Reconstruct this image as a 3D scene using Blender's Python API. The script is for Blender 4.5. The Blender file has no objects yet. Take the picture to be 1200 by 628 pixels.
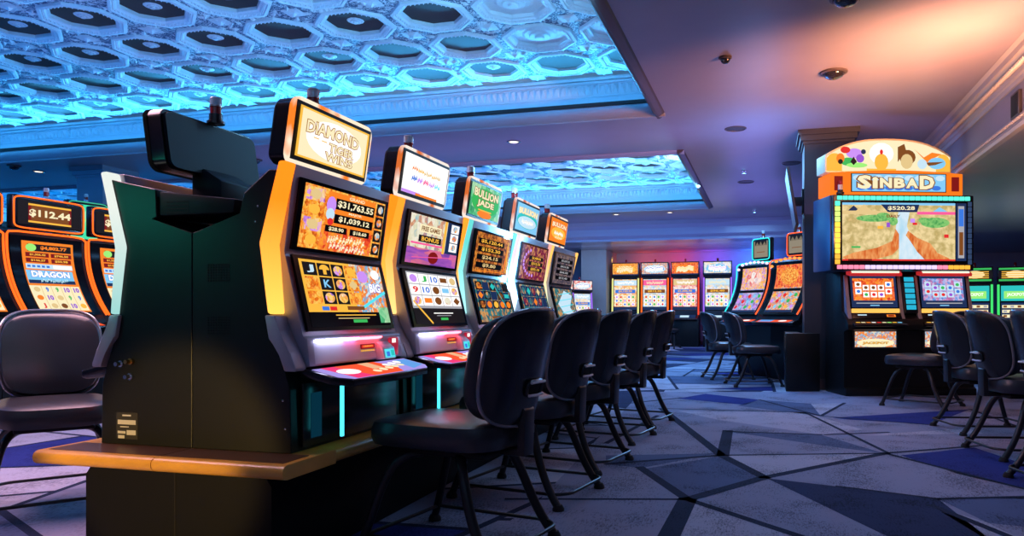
import bpy, bmesh, math, random
from mathutils import Vector, Matrix
random.seed(7)
SC = bpy.context.scene
COL = SC.collection
PI = math.pi

# ---------------------------------------------------------------- materials
MATS = {}
def mat(name, col=(.5, .5, .5), rough=.5, metal=0., emit=None, es=1., bump=0., bscale=40., var=0., vscale=6., coat=0., spec=.5):
    if name in MATS: return MATS[name]
    m = bpy.data.materials.new(name); m.use_nodes = True
    nt = m.node_tree; b = nt.nodes['Principled BSDF']
    b.inputs['Base Color'].default_value = (*col, 1)
    b.inputs['Roughness'].default_value = rough
    b.inputs['Metallic'].default_value = metal
    b.inputs['Specular IOR Level'].default_value = spec
    b.inputs['Coat Weight'].default_value = coat
    b.inputs['Coat Roughness'].default_value = .15
    if emit:
        b.inputs['Emission Color'].default_value = (*emit, 1)
        b.inputs['Emission Strength'].default_value = es
    if bump or var:
        tc = nt.nodes.new('ShaderNodeTexCoord')
    if bump:
        nz = nt.nodes.new('ShaderNodeTexNoise'); nz.inputs['Scale'].default_value = bscale
        nz.inputs['Detail'].default_value = 4
        bp = nt.nodes.new('ShaderNodeBump'); bp.inputs['Strength'].default_value = bump
        bp.inputs['Distance'].default_value = .01
        nt.links.new(tc.outputs['Object'], nz.inputs['Vector'])
        nt.links.new(nz.outputs['Fac'], bp.inputs['Height'])
        nt.links.new(bp.outputs['Normal'], b.inputs['Normal'])
    if var:
        n2 = nt.nodes.new('ShaderNodeTexNoise'); n2.inputs['Scale'].default_value = vscale
        n2.inputs['Detail'].default_value = 6
        mx = nt.nodes.new('ShaderNodeMix'); mx.data_type = 'RGBA'
        mx.inputs['A'].default_value = (*[max(0, c * (1 - var)) for c in col], 1)
        mx.inputs['B'].default_value = (*[min(1, c * (1 + var)) for c in col], 1)
        nt.links.new(tc.outputs['Object'], n2.inputs['Vector'])
        nt.links.new(n2.outputs['Fac'], mx.inputs['Factor'])
        nt.links.new(mx.outputs['Result'], b.inputs['Base Color'])
    MATS[name] = m
    return m

def glow(name, col, es=1.):
    return mat(name, (.01, .01, .01), .5, emit=col, es=es, spec=0.)

def busy(name, palette, scale=30., es=1., stretch=(1, 1, 1), base=(.02, .02, .02), cells=.55):
    """busy screen artwork: small cells in a palette of emitted colours"""
    if name in MATS: return MATS[name]
    m = mat(name, base, .5, emit=(1, 1, 1), es=es, spec=0.)
    nt = m.node_tree; b = nt.nodes['Principled BSDF']
    tc = nt.nodes.new('ShaderNodeTexCoord'); mp = nt.nodes.new('ShaderNodeMapping')
    mp.inputs['Scale'].default_value = stretch
    vo = nt.nodes.new('ShaderNodeTexVoronoi'); vo.inputs['Scale'].default_value = scale
    nz = nt.nodes.new('ShaderNodeTexNoise'); nz.inputs['Scale'].default_value = scale * 1.3
    ad = nt.nodes.new('ShaderNodeMath'); ad.operation = 'MULTIPLY_ADD'; ad.inputs[1].default_value = cells
    sp = nt.nodes.new('ShaderNodeSeparateColor')
    rp = nt.nodes.new('ShaderNodeValToRGB'); rp.color_ramp.interpolation = 'LINEAR'
    el = rp.color_ramp.elements
    n = len(palette)
    el[0].position = .12; el[0].color = (*palette[0], 1)
    el[1].position = .88; el[1].color = (*palette[-1], 1)
    for i in range(1, n - 1):
        e = el.new(.12 + .76 * i / (n - 1)); e.color = (*palette[i], 1)
    L = nt.links.new
    L(tc.outputs['Object'], mp.inputs['Vector']); L(mp.outputs['Vector'], vo.inputs['Vector']); L(mp.outputs['Vector'], nz.inputs['Vector'])
    L(vo.outputs['Color'], sp.inputs['Color']); L(sp.outputs['Red'], ad.inputs[0])
    m2 = nt.nodes.new('ShaderNodeMath'); m2.operation = 'MULTIPLY'; m2.inputs[1].default_value = 1. - cells
    L(nz.outputs['Fac'], m2.inputs[0]); L(m2.outputs[0], ad.inputs[2])
    L(ad.outputs[0], rp.inputs['Fac']); L(rp.outputs['Color'], b.inputs['Emission Color'])
    return m

# ---------------------------------------------------------------- mesh builder
class MB:
    def __init__(s): s.v = []; s.f = []; s.mi = []; s.mats = []
    def slot(s, m):
        if m not in s.mats: s.mats.append(m)
        return s.mats.index(m)
    def add(s, vs, fs, m):
        b = len(s.v); k = s.slot(m)
        s.v.extend(tuple(v) for v in vs)
        for f in fs: s.f.append(tuple(b + i for i in f)); s.mi.append(k)
    def from_bm(s, bm, m):
        bm.verts.ensure_lookup_table()
        s.add([v.co[:] for v in bm.verts], [[v.index for v in f.verts] for f in bm.faces], m)
        bm.free()
    def box(s, a, b, m, bevel=0., seg=2):
        x0, y0, z0 = a; x1, y1, z1 = b
        vs = [(x, y, z) for x in (x0, x1) for y in (y0, y1) for z in (z0, z1)]
        fs = [(0, 1, 3, 2), (4, 6, 7, 5), (0, 4, 5, 1), (2, 3, 7, 6), (0, 2, 6, 4), (1, 5, 7, 3)]
        if not bevel: s.add(vs, fs, m); return
        bm = bmesh.new(); bv = [bm.verts.new(v) for v in vs]
        for f in fs: bm.faces.new([bv[i] for i in f])
        bmesh.ops.bevel(bm, geom=bm.edges[:], offset=bevel, segments=seg, affect='EDGES', profile=.5)
        bm.verts.index_update(); s.from_bm(bm, m)
    def prism(s, poly, a, b, m, axis='y', bevel=0., seg=2):
        n = len(poly)
        def P(p, t):
            if axis == 'y': return (p[0], t, p[1])
            if axis == 'x': return (t, p[0], p[1])
            return (p[0], p[1], t)
        vs = [P(p, a) for p in poly] + [P(p, b) for p in poly]
        fs = [tuple(range(n - 1, -1, -1)), tuple(range(n, 2 * n))] + [(i, (i + 1) % n, n + (i + 1) % n, n + i) for i in range(n)]
        if not bevel: s.add(vs, fs, m); return
        bm = bmesh.new(); bv = [bm.verts.new(v) for v in vs]
        for f in fs: bm.faces.new([bv[i] for i in f])
        bmesh.ops.bevel(bm, geom=bm.edges[:], offset=bevel, segments=seg, affect='EDGES', profile=.5)
        bm.verts.index_update(); s.from_bm(bm, m)
    def tube(s, pts, r, m, n=10, closed=False, flat=1.):
        pts = [Vector(p) for p in pts]; N = len(pts); vs = []
        prev = None
        for i, p in enumerate(pts):
            if closed: t = pts[(i + 1) % N] - pts[i - 1]
            else: t = pts[min(i + 1, N - 1)] - pts[max(i - 1, 0)]
            t.normalize()
            if prev is None:
                up = Vector((0, 0, 1)) if abs(t.z) < .9 else Vector((0, 1, 0))
                a = t.cross(up).normalized()
            else:
                a = (prev - t * prev.dot(t)).normalized()
            prev = a; b = a.cross(t)
            rr = r[i] if isinstance(r, (list, tuple)) else r
            for k in range(n):
                an = 2 * PI * k / n
                vs.append(p + a * math.cos(an) * rr + b * math.sin(an) * rr * flat)
        fs = []
        for i in range(N if closed else N - 1):
            j = (i + 1) % N
            for k in range(n):
                l = (k + 1) % n
                fs.append((i * n + k, i * n + l, j * n + l, j * n + k))
        if not closed:
            fs.append(tuple(range(n - 1, -1, -1))); fs.append(tuple((N - 1) * n + k for k in range(n)))
        s.add(vs, fs, m)
    def lathe(s, prof, m, c=(0, 0, 0), n=20):
        vs = []; fs = []
        for r, z in prof:
            for k in range(n):
                a = 2 * PI * k / n; vs.append((c[0] + r * math.cos(a), c[1] + r * math.sin(a), c[2] + z))
        for i in range(len(prof) - 1):
            for k in range(n):
                l = (k + 1) % n; fs.append((i * n + k, i * n + l, (i + 1) * n + l, (i + 1) * n + k))
        fs.append(tuple(range(n - 1, -1, -1))); fs.append(tuple((len(prof) - 1) * n + k for k in range(n)))
        s.add(vs, fs, m)
    def build(s, name, parent=None, smooth=True, recalc=True, angle=38, kind=None):
        me = bpy.data.meshes.new(name)
        me.from_pydata(s.v, [], s.f)
        for m in s.mats: me.materials.append(m)
        me.polygons.foreach_set('material_index', s.mi)
        if recalc:
            bm = bmesh.new(); bm.from_mesh(me); bmesh.ops.recalc_face_normals(bm, faces=bm.faces[:]); bm.to_mesh(me); bm.free()
        if smooth:
            me.shade_smooth(); me.set_sharp_from_angle(angle=math.radians(angle))
        me.update()
        o = bpy.data.objects.new(name, me); COL.objects.link(o)
        if parent: o.parent = parent
        if kind: o['kind'] = kind
        return o

def tag(o, label=None, cat=None, group=None, kind=None):
    if label: o['label'] = label
    if cat: o['category'] = cat
    if group: o['group'] = group
    if kind: o['kind'] = kind
    return o
def thing(name, label, cat, loc=(0, 0, 0), rz=0., group=None):
    o = bpy.data.objects.new(name, None); COL.objects.link(o)
    o.empty_display_size = .2
    o.location = loc; o.rotation_euler = (0, 0, rz)
    return tag(o, label, cat, group)
def copy_thing(src, label, loc, rz, group=None):
    r = src.copy(); COL.objects.link(r); r.location = loc; r.rotation_euler = (0, 0, rz); r['label'] = label
    if group: r['group'] = group
    for ch in list(src.children):
        c = ch.copy(); COL.objects.link(c); c.parent = r
        for g in list(ch.children):
            d = g.copy(); COL.objects.link(d); d.parent = c
    return r

def arc_pts(pts, n=6, rad=.05):
    """polyline with rounded corners"""
    pts = [Vector(p) for p in pts]; out = [pts[0]]
    for i in range(1, len(pts) - 1):
        a, b, c = pts[i - 1], pts[i], pts[i + 1]
        d1 = (a - b); d2 = (c - b); r = min(rad, d1.length * .45, d2.length * .45)
        p, q = b + d1.normalized() * r, b + d2.normalized() * r
        for k in range(n + 1):
            t = k / n; out.append(p * (1 - t) ** 2 + b * 2 * t * (1 - t) + q * t * t)
    out.append(pts[-1]); return out

# ---------------------------------------------------------------- lettering and screen artwork
TXT = {}
def text_geo(s, bold=0.):
    k = (s, bold)
    if k in TXT: return TXT[k]
    cu = bpy.data.curves.new('lettering', 'FONT'); cu.body = s; cu.offset = bold; cu.resolution_u = 2
    cu.align_x = 'LEFT'
    o = bpy.data.objects.new('lettering', cu); COL.objects.link(o)
    dg = bpy.context.evaluated_depsgraph_get(); dg.update()
    ev = o.evaluated_get(dg); me = ev.to_mesh()
    vs = [(v.co.x, v.co.y) for v in me.vertices]; fs = [tuple(p.vertices) for p in me.polygons]
    ev.to_mesh_clear(); bpy.data.objects.remove(o); bpy.data.curves.remove(cu)
    if vs:
        x0 = min(v[0] for v in vs); x1 = max(v[0] for v in vs); y0 = min(v[1] for v in vs); y1 = max(v[1] for v in vs)
    else: x0 = y0 = 0; x1 = y1 = 1
    TXT[k] = (vs, fs, x0, x1, y0, y1)
    return TXT[k]

class Art:
    """flat artwork in u (left to right) and v (bottom to top), 0..1, laid on a surface by a map"""
    def __init__(s): s.items = []; s.l = 0
    def poly(s, pts, m, layer=None):
        s.items.append((list(pts), [tuple(range(len(pts)))], m, s.l if layer is None else layer)); return s
    def rect(s, u0, v0, u1, v1, m, layer=None):
        return s.poly([(u0, v0), (u1, v0), (u1, v1), (u0, v1)], m, layer)
    def up(s): s.l += 1; return s
    def disc(s, u, v, ru, rv, m, n=14, a0=0., a1=2 * PI):
        return s.poly([(u + ru * math.cos(a0 + (a1 - a0) * k / n), v + rv * math.sin(a0 + (a1 - a0) * k / n)) for k in range(n if a1 - a0 > 6.2 else n + 1)], m)
    def text(s, t, u, v, w, h, m, bold=.02, shadow=None, bend=0.):
        def put(b, mm, layer, gx=0.):
            vs, fs, x0, x1, y0, y1 = text_geo(t, b)
            vv, ff, X0, X1, Y0, Y1 = text_geo(t, bold)
            out = []
            for x, y in vs:
                a = (x - X0) / (X1 - X0) - .5; c = (y - Y0) / (Y1 - Y0) - .5
                out.append((u + a * w, v + c * h - bend * a * a * 4))
            s.items.append((out, fs, mm, layer))
        if shadow: put(bold + .05, shadow, s.l)
        put(bold, m, s.l + 1); return s
    def line(s, p, q, w, m, asp=1.):
        dx, dy = (q[0] - p[0]) * asp, q[1] - p[1]; L = math.hypot(dx, dy); nx, ny = -dy / L * w / asp, dx / L * w
        return s.poly([(p[0] + nx, p[1] + ny), (p[0] - nx, p[1] - ny), (q[0] - nx, q[1] - ny), (q[0] + nx, q[1] + ny)], m)
    def lay(s, mb, mp, step=.0006, sub=1):
        for i_, (pts, fs, m, layer) in enumerate(s.items):
            layer = layer + i_ * .09
            if sub > 1 and len(fs) == 1 and len(pts) == 4:
                vs = []; ff = []
                for i in range(sub + 1):
                    for j in (0, 1):
                        a, b = (pts[0], pts[3]) if j == 0 else (pts[1], pts[2])
                        t = i / sub; vs.append(mp(a[0] + (b[0] - a[0]) * t, a[1] + (b[1] - a[1]) * t, .001 + step * layer))
                for i in range(sub): ff.append((2 * i, 2 * i + 1, 2 * i + 3, 2 * i + 2))
                mb.add(vs, ff, m)
            else:
                mb.add([mp(u, v, .001 + step * layer) for u, v in pts], fs, m)

def plane_map(o, U, V):
    o, U, V = Vector(o), Vector(U), Vector(V); N = U.cross(V).normalized()
    return lambda u, v, d: o + U * u + V * v + N * d

# colours of light
def C(n): return GL[n]
GL = dict(
    white=glow('light white', (1, .97, .95), 1.15), cream=glow('light cream', (1, .88, .55), 1.0), yellow=glow('light yellow', (1, .78, .15), 1.0),
    gold=glow('light gold', (1, .52, .06), 1.0), orange=glow('light orange', (1, .24, .02), 1.0), red=glow('light red', (.9, .03, .03), .9),
    darkred=glow('light dark red', (.28, .01, .01), .8), pink=glow('light pink', (1, .12, .35), 1.0), purple=glow('light purple', (.35, .10, .75), .9),
    violet=glow('light violet', (.62, .30, .95), 1.0), blue=glow('light blue', (.05, .22, .85), .9), sky=glow('light sky blue', (.25, .65, 1), .95),
    pale=glow('light pale blue', (.62, .85, 1), .95), teal=glow('light teal', (.03, .62, .60), .9), cyan=glow('light cyan', (.10, .80, .95), 1.),
    green=glow('light green', (.05, .55, .12), .9), lime=glow('light lime', (.35, .9, .2), 1.), navy=glow('light navy', (.012, .03, .10), 1.),
    brown=glow('light brown', (.22, .07, .015), 1.), sand=glow('light sand', (.85, .62, .28), .95), grey=glow('light grey', (.42, .42, .46), 1.),
    dark=glow('screen dark', (.012, .010, .012), 1.), black=glow('screen black', (.002, .002, .003), 1.))

FX = dict(
    gold=busy('busy gold artwork', [(.25, .02, 0), (.85, .16, .01), (1, .38, .03), (1, .62, .12), (.9, .2, .02), (.4, .05, .01)], 60),
    fire=busy('busy fire artwork', [(.3, .0, .0), (.85, .06, .02), (1, .35, .03), (.9, .1, .05), (1, .7, .2)], 34),
    jewel=busy('busy jewel artwork', [(.1, .02, .2), (.7, .3, .9), (1, .7, .15), (.9, .3, .05), (1, .9, .6)], 45),
    mixed=busy('busy mixed artwork', [(.9, .08, .03), (1, .35, .04), (.9, .2, .05), (.1, .45, .75), (1, .8, .5), (.5, .06, .3)], 55),
    ember=busy('busy ember artwork', [(.02, .01, .01), (.35, .06, .01), (.9, .32, .04), (.08, .02, .01), (.7, .15, .03)], 42, .9),
    plum=busy('busy plum artwork', [(.04, .005, .02), (.3, .02, .06), (.12, .01, .06), (.75, .3, .1), (.25, .02, .12)], 40, .9),
    sea=busy('busy sea artwork', [(.01, .04, .06), (.03, .25, .28), (.02, .1, .14), (.8, .35, .08), (.05, .35, .35)], 36, .9),
    night=busy('busy night artwork', [(.02, .02, .04), (.1, .08, .12), (.3, .2, .18), (.05, .05, .09)], 40, .8),
    harbour=busy('busy harbour artwork', [(.25, .5, .65), (.8, .75, .5), (.95, .9, .75), (.7, .3, .15), (.2, .3, .5)], 26, .95),
    dusk=busy('busy dusk artwork', [(.1, .03, .3), (.4, .1, .55), (.9, .2, .3), (.2, .05, .4)], 16, .9, (1, .3, 2)),
    cards=busy('busy cards artwork', [(.9, .85, .9), (.3, .4, .8), (.95, .5, .2), (.85, .85, .9), (.6, .2, .2)], 40, 1.),
    bluecards=busy('busy blue cards artwork', [(.05, .15, .5), (.2, .4, .9), (.7, .6, .9), (.6, .15, .4), (.1, .3, .7)], 30, .9),
    sunny=busy('busy sunny artwork', [(1, .85, .55), (.9, .3, .1), (1, .6, .15), (.95, .9, .8), (.6, .2, .1)], 14, 1.),
    icy=busy('busy icy artwork', [(.9, .93, 1), (.3, .6, .85), (.95, .7, .4), (.85, .9, .95), (.5, .35, .8)], 14, 1.),
    rosy=busy('busy rosy artwork', [(.9, .8, .75), (.8, .1, .1), (1, .6, .5), (.95, .9, .85), (.5, .05, .2)], 14, 1.),
    terrain=busy('busy terrain artwork', [(.75, .50, .18), (.95, .75, .38), (.55, .42, .15), (.9, .62, .28)], 9, .95, cells=.12),
    bush=busy('busy bush artwork', [(.02, .15, .04), (.1, .45, .12), (.3, .7, .2), (.05, .3, .08)], 24, .9, cells=.12),
    rock=busy('busy rock artwork', [(.35, .05, .01), (.75, .16, .03), (.95, .42, .14), (.5, .08, .02)], 16, .95, (1, 1, .35), cells=.12),
    water=busy('busy water artwork', [(.3, .6, .9), (.5, .78, .95), (.75, .9, 1), (.4, .7, .95)], 10, .95, (1, 1, .4), cells=.12),
    green=busy('busy green artwork', [(.02, .25, .1), (.1, .6, .25), (.5, .85, .5), (.1, .45, .15)], 20, .9))

# solids
BLACK = mat('black cabinet paint', (.008, .0095, .0095), .38, bump=.08, bscale=220, spec=.3)
BLACKG = mat('black gloss plastic', (.008, .008, .010), .24, coat=.15)
SOFTBLACK = mat('soft black plastic', (.010, .010, .012), .55, spec=.25)
SILVER = mat('satin silver', (.46, .43, .48), .42, .25)
STEEL = mat('brushed steel', (.55, .54, .55), .25, 1.)
PLATE = mat('pale metal plate', (.62, .60, .68), .32, .25)
VINYL = mat('black vinyl upholstery', (.030, .032, .038), .28, bump=.10, bscale=260)
SHELL = mat('black moulded shell', (.013, .016, .020), .26)
LEGM = mat('black powder coated tube', (.022, .022, .024), .33, .3)
RUBBER = mat('rubber', (.01, .01, .01), .7)
WOOD = mat('amber wood laminate', (.74, .37, .055), .30, var=.25, vscale=9)
LAM = mat('black laminate', (.005, .0055, .006), .55, bump=.05, bscale=120, spec=.15)
GLASSB = mat('black screen glass', (.004, .004, .005), .12, spec=.12)
VENT = mat('vent dark', (.003, .003, .003), .8)
CHROME = mat('chrome', (.8, .8, .8), .12, 1.)
BRASS = mat('brass', (.75, .45, .15), .2, 1.)
LABELW = mat('label white', (.6, .6, .58), .6)
def clear(name, col):
    m = mat(name, col, .08, spec=.6)
    m.node_tree.nodes['Principled BSDF'].inputs['Transmission Weight'].default_value = .35
    return m
REDLENS = clear('red lens', (.35, .02, .02)); CLEARLENS = clear('clear lens', (.7, .75, .78))

# =================================================================== ROOM
CEIL = mat('ceiling paint', (.30, .27, .31), .36, var=.08, vscale=3)
WALLP = mat('wall paint', (.20, .22, .30), .6, var=.1)
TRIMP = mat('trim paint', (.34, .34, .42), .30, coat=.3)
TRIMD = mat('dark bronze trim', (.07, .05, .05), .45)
GAP_SHADE = mat('cove gap shade', (.01, .01, .012), .6)
PLASTER = mat('coffer plaster', (.74, .76, .80), .5, bump=.9, bscale=26)
FIELD = mat('coffer field with painted relief shade', (.5, .5, .6), .55, bump=.8, bscale=30)
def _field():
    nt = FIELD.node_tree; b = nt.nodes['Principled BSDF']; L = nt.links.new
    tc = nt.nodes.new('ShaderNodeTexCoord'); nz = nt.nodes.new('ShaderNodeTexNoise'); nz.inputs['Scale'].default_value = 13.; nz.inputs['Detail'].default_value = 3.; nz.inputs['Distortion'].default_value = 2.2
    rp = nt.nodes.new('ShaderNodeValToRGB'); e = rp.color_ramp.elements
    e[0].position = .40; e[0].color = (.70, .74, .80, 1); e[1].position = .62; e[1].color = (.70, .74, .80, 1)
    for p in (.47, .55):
        q = e.new(p); q.color = (.045, .10, .20, 1)  # dark blue painted in for the shade between plaster scrolls
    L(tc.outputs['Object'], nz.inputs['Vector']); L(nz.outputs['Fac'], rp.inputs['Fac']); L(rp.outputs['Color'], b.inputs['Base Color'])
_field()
RECESS_SHADE = mat('recess shade brown', (.050, .030, .026), .6)
COLM = mat('column paint', (.020, .020, .024), .5, var=.12)
Z = 3.4
AX = -1.29                               # right edge of both ceiling recesses
COF = [(-20.6, AX, 1.6, 8.86), (-20.6, AX, 11.06, 16.95)]
X0, X1, Y0, Y1 = -23., 8.0, -3.0, 23.6

def structure(mb, name, smooth=False, **k):
    o = mb.build(name, smooth=smooth, **k); o['kind'] = 'structure'; return o

# ceiling slab with two openings
mb = MB()
t = .08
def slab(x0, x1, y0, y1): mb.box((x0, y0, Z), (x1, y1, Z + t), CEIL)
slab(X0, X1, Y0, COF[0][2]); slab(X0, X1, COF[0][3], COF[1][2]); slab(X0, X1, COF[1][3], Y1)
for a, b, c, d in COF: slab(X0, a, c, d); slab(b, X1, c, d)
structure(mb, 'ceiling')

# recessed panels: octagon coffers in plaster
def coffer_panel(x0, x1, y0, y1, name, dark_test):
    mb = MB(); P = .86; zt = 3.98
    nx = int((x1 - x0 + .5) / P); ny = int(round((y1 - y0 + .3) / P))
    ox = x1 + .2; oy = y1 + .1
    R = random.Random(3)
    for i in range(nx):
        for j in range(ny):
            cx = ox - (i + .5) * P - .0; cy = oy - (j + .5) * P
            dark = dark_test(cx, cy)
            def ring(r, z): return [(cx + r * math.cos(PI / 8 + k * PI / 4) / math.cos(PI / 8), cy + r * math.sin(PI / 8 + k * PI / 4) / math.cos(PI / 8), z) for k in range(8)]
            prof = [(.385, zt), (.38, zt - .028), (.352, zt - .034), (.345, zt - .018), (.318, zt - .018), (.305, zt - .004), (.285, zt + .002), (.28, zt + .035)]
            rings = [ring(r, z) for r, z in prof]
            vs = [p for r in rings for p in r]
            fs = []
            for a in range(len(rings) - 1):
                for k in range(8):
                    l = (k + 1) % 8; fs.append((a * 8 + k, a * 8 + l, (a + 1) * 8 + l, (a + 1) * 8 + k))
            mb.add(vs, fs, PLASTER)
            inner = ring(.282, zt + .035)
            mb.add(inner, [tuple(range(8))], RECESS_SHADE if dark else PLASTER)  # brown tiles put the shade of the deeper recesses into colour
            # dentils round the frame
            for k in range(8):
                a, b = Vector(ring(.332, zt - .022)[k]), Vector(ring(.332, zt - .022)[(k + 1) % 8])
                for q in range(6):
                    p = a.lerp(b, (q + .5) / 6)
                    s = .011
                    mb.add([(p.x - s, p.y - s, p.z + .006), (p.x + s, p.y - s, p.z + .006), (p.x + s, p.y + s, p.z + .006), (p.x - s, p.y + s, p.z + .006), (p.x, p.y, p.z - .014)],
                           [(0, 1, 4), (1, 2, 4), (2, 3, 4), (3, 0, 4)], PLASTER)
            # rosette inside the recess
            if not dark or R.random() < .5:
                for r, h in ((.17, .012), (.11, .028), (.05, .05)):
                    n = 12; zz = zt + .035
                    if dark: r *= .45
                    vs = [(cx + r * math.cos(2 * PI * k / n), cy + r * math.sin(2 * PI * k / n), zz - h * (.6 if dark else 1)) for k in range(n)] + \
                         [(cx + r * 1.15 * math.cos(2 * PI * k / n), cy + r * 1.15 * math.sin(2 * PI * k / n), zz) for k in range(n)]
                    mb.add(vs, [tuple(range(n))] + [(k, (k + 1) % n, n + (k + 1) % n, n + k) for k in range(n)], PLASTER)
            # field around the octagon: quads from the octagon to the tile edge
            h = P / 2; o8 = ring(.385, zt)
            sq = [(cx + h, cy + h * .4142, zt), (cx + h * .4142, cy + h, zt), (cx - h * .4142, cy + h, zt), (cx - h, cy + h * .4142, zt),
                  (cx - h, cy - h * .4142, zt), (cx - h * .4142, cy - h, zt), (cx + h * .4142, cy - h, zt), (cx + h, cy - h * .4142, zt)]
            cs = [(cx + h, cy + h, zt), (cx - h, cy + h, zt), (cx - h, cy - h, zt), (cx + h, cy - h, zt)]
            fs = [(k, (k + 1) % 8, 8 + (k + 1) % 8, 8 + k) for k in range(8)]
            fs += [(8, 16, 9), (10, 17, 11), (12, 18, 13), (14, 19, 15)]
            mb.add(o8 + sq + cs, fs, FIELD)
            # corner rosette and scrolling leaves
            kx, ky = cx + h, cy + h
            for r, z in ((.13, .016), (.085, .026), (.045, .05)):
                n = 8
                vs = [(kx + r * (1 if k % 2 else .75) * math.cos(2 * PI * k / n), ky + r * (1 if k % 2 else .75) * math.sin(2 * PI * k / n), zt - .004) for k in range(n)] + [(kx, ky, zt - z)]
                mb.add(vs, [(k, (k + 1) % n, n) for k in range(n)], PLASTER)
            for q in range(54):
                a = R.uniform(0, 2 * PI); px = cx + R.uniform(-h, h); py = cy + R.uniform(-h, h)
                rx, ry = abs(px - cx), abs(py - cy)
                if max(rx, ry, (rx + ry) * .7071) < .40: continue
                L = R.uniform(.03, .075); w = L * .38; ca, sa = math.cos(a), math.sin(a)
                def T(u, v, z): return (px + u * ca - v * sa, py + u * sa + v * ca, zt - z)
                mb.add([T(-L, 0, -.002), T(0, -w, -.002), T(L, 0, -.002), T(0, w, -.002), T(-.1 * L, 0, R.uniform(.012, .032))],
                       [(0, 1, 4), (1, 2, 4), (2, 3, 4), (3, 0, 4)], PLASTER)
    return structure(mb, name, recalc=False)

LIGHT_COF = (-4.75, 6.62)
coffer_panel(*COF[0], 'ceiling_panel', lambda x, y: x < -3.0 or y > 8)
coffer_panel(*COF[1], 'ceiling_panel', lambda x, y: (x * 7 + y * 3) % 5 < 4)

def recess_trim(x0, x1, y0, y1, name):
    """the shallow wall of a recess, its frieze, the cove lip and the moulding round the opening"""
    mb = MB(); g = .26
    a, b, c, d = x0 - g, x1 + g, y0 - g, y1 + g
    for (p, q, r, s) in ((a, b, d, d + .06), (a, b, c - .06, c)): mb.box((p, r, Z + t), (q, s, 4.06), PLASTER)
    for (p, q, r, s) in ((b, b + .06, c, d), (a - .06, a, c, d)): mb.box((p, r, Z + t), (q, s, 4.06), PLASTER)
    # frieze of upright leaves with two fillets
    def run(p, q, n):
        p, q, n = Vector(p), Vector(q), Vector(n)
        L = (q - p).length; e = (q - p).normalized()
        for z0, z1, k in ((3.925, 3.96, .05), (3.885, 3.91, .03), (3.72, 3.735, .03)):
            vs = []
            for w in (p, q):
                for z, o in ((z0, 0), (z0, k), (z1, k), (z1, 0)): vs.append((w.x + n.x * o, w.y + n.y * o, z))
            mb.add(vs, [(0, 1, 5, 4), (1, 2, 6, 5), (2, 3, 7, 6)], PLASTER)
        m = int(L / .085)
        for i in range(m):
            w = p + e * (L * (i + .5) / m)
            hw = .034
            vs = [w - e * hw, w + e * hw, w + e * hw, w - e * hw]
            zs = (3.745, 3.745, 3.875, 3.875)
            vs = [(v.x, v.y, z) for v, z in zip(vs, zs)]
            vs.append((w.x + n.x * .045, w.y + n.y * .045, 3.84))
            mb.add(vs, [(0, 1, 4), (1, 2, 4), (2, 3, 4), (3, 0, 4)], PLASTER)
    run((a, d, 0), (b, d, 0), (0, -1, 0)); run((b, c, 0), (b, d, 0), (-1, 0, 0)); run((a, c, 0), (a, d, 0), (1, 0, 0)); run((a, c, 0), (b, c, 0), (0, 1, 0))
    structure(mb, name, recalc=True)
    mb = MB()
    # shade strip and moulding
    prof = [(0, -.05), (-.03, -.05), (-.085, -.02), (-.10, .0), (-.10, .012), (0, .012)]
    def mould(p, q, n, m):
        p, q, n = Vector(p), Vector(q), Vector(n); k = len(prof); vs = []
        for w in (p, q):
            for u, z in prof: vs.append((w.x - n.x * u, w.y - n.y * u, Z + z))
        mb.add(vs, [(i, (i + 1) % k, k + (i + 1) % k, k + i) for i in range(k)] + [tuple(range(k)), tuple(range(2 * k - 1, k - 1, -1))], m)
    # moulding sits outside the opening, under the ceiling
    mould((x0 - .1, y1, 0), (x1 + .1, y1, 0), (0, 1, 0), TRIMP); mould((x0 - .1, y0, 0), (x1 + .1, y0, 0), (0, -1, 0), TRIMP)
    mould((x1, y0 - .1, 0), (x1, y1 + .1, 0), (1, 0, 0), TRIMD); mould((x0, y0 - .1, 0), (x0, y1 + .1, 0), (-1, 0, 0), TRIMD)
    for (p, q, r, s) in ((x0, x1, y1 - .02, y1), (x0, x1, y0, y0 + .02), (x1 - .02, x1, y0 + .02, y1 - .02), (x0, x0 + .02, y0 + .02, y1 - .02)):
        mb.box((p, r, Z + .125), (q, s, Z + .17), GAP_SHADE)  # black strip put in for the shadow gap above the fascia
    # convex fascia inside the opening
    fp = [(0, -.03)] + [(-.012 - .045 * math.sin(PI * k / 8), -.03 + .15 * k / 8) for k in range(9)] + [(0, .125)]
    k = len(fp)
    for p, q, n in (((x0, y1), (x1, y1), (0, 1)), ((x0, y0), (x1, y0), (0, -1))):
        vs = [(w[0], w[1] + n[1] * u, Z + z) for w in (p, q) for u, z in fp]
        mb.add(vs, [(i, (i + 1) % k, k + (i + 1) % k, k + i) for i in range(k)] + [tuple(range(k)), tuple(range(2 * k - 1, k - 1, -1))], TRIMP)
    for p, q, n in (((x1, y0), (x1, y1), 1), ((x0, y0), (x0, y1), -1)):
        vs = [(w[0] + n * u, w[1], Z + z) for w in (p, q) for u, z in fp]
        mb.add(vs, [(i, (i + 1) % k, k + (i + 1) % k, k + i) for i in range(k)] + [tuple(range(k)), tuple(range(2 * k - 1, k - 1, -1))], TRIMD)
    structure(mb, 'trim_1')
recess_trim(*COF[0], 'trim_2'); recess_trim(*COF[1], 'trim_2')

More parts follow.
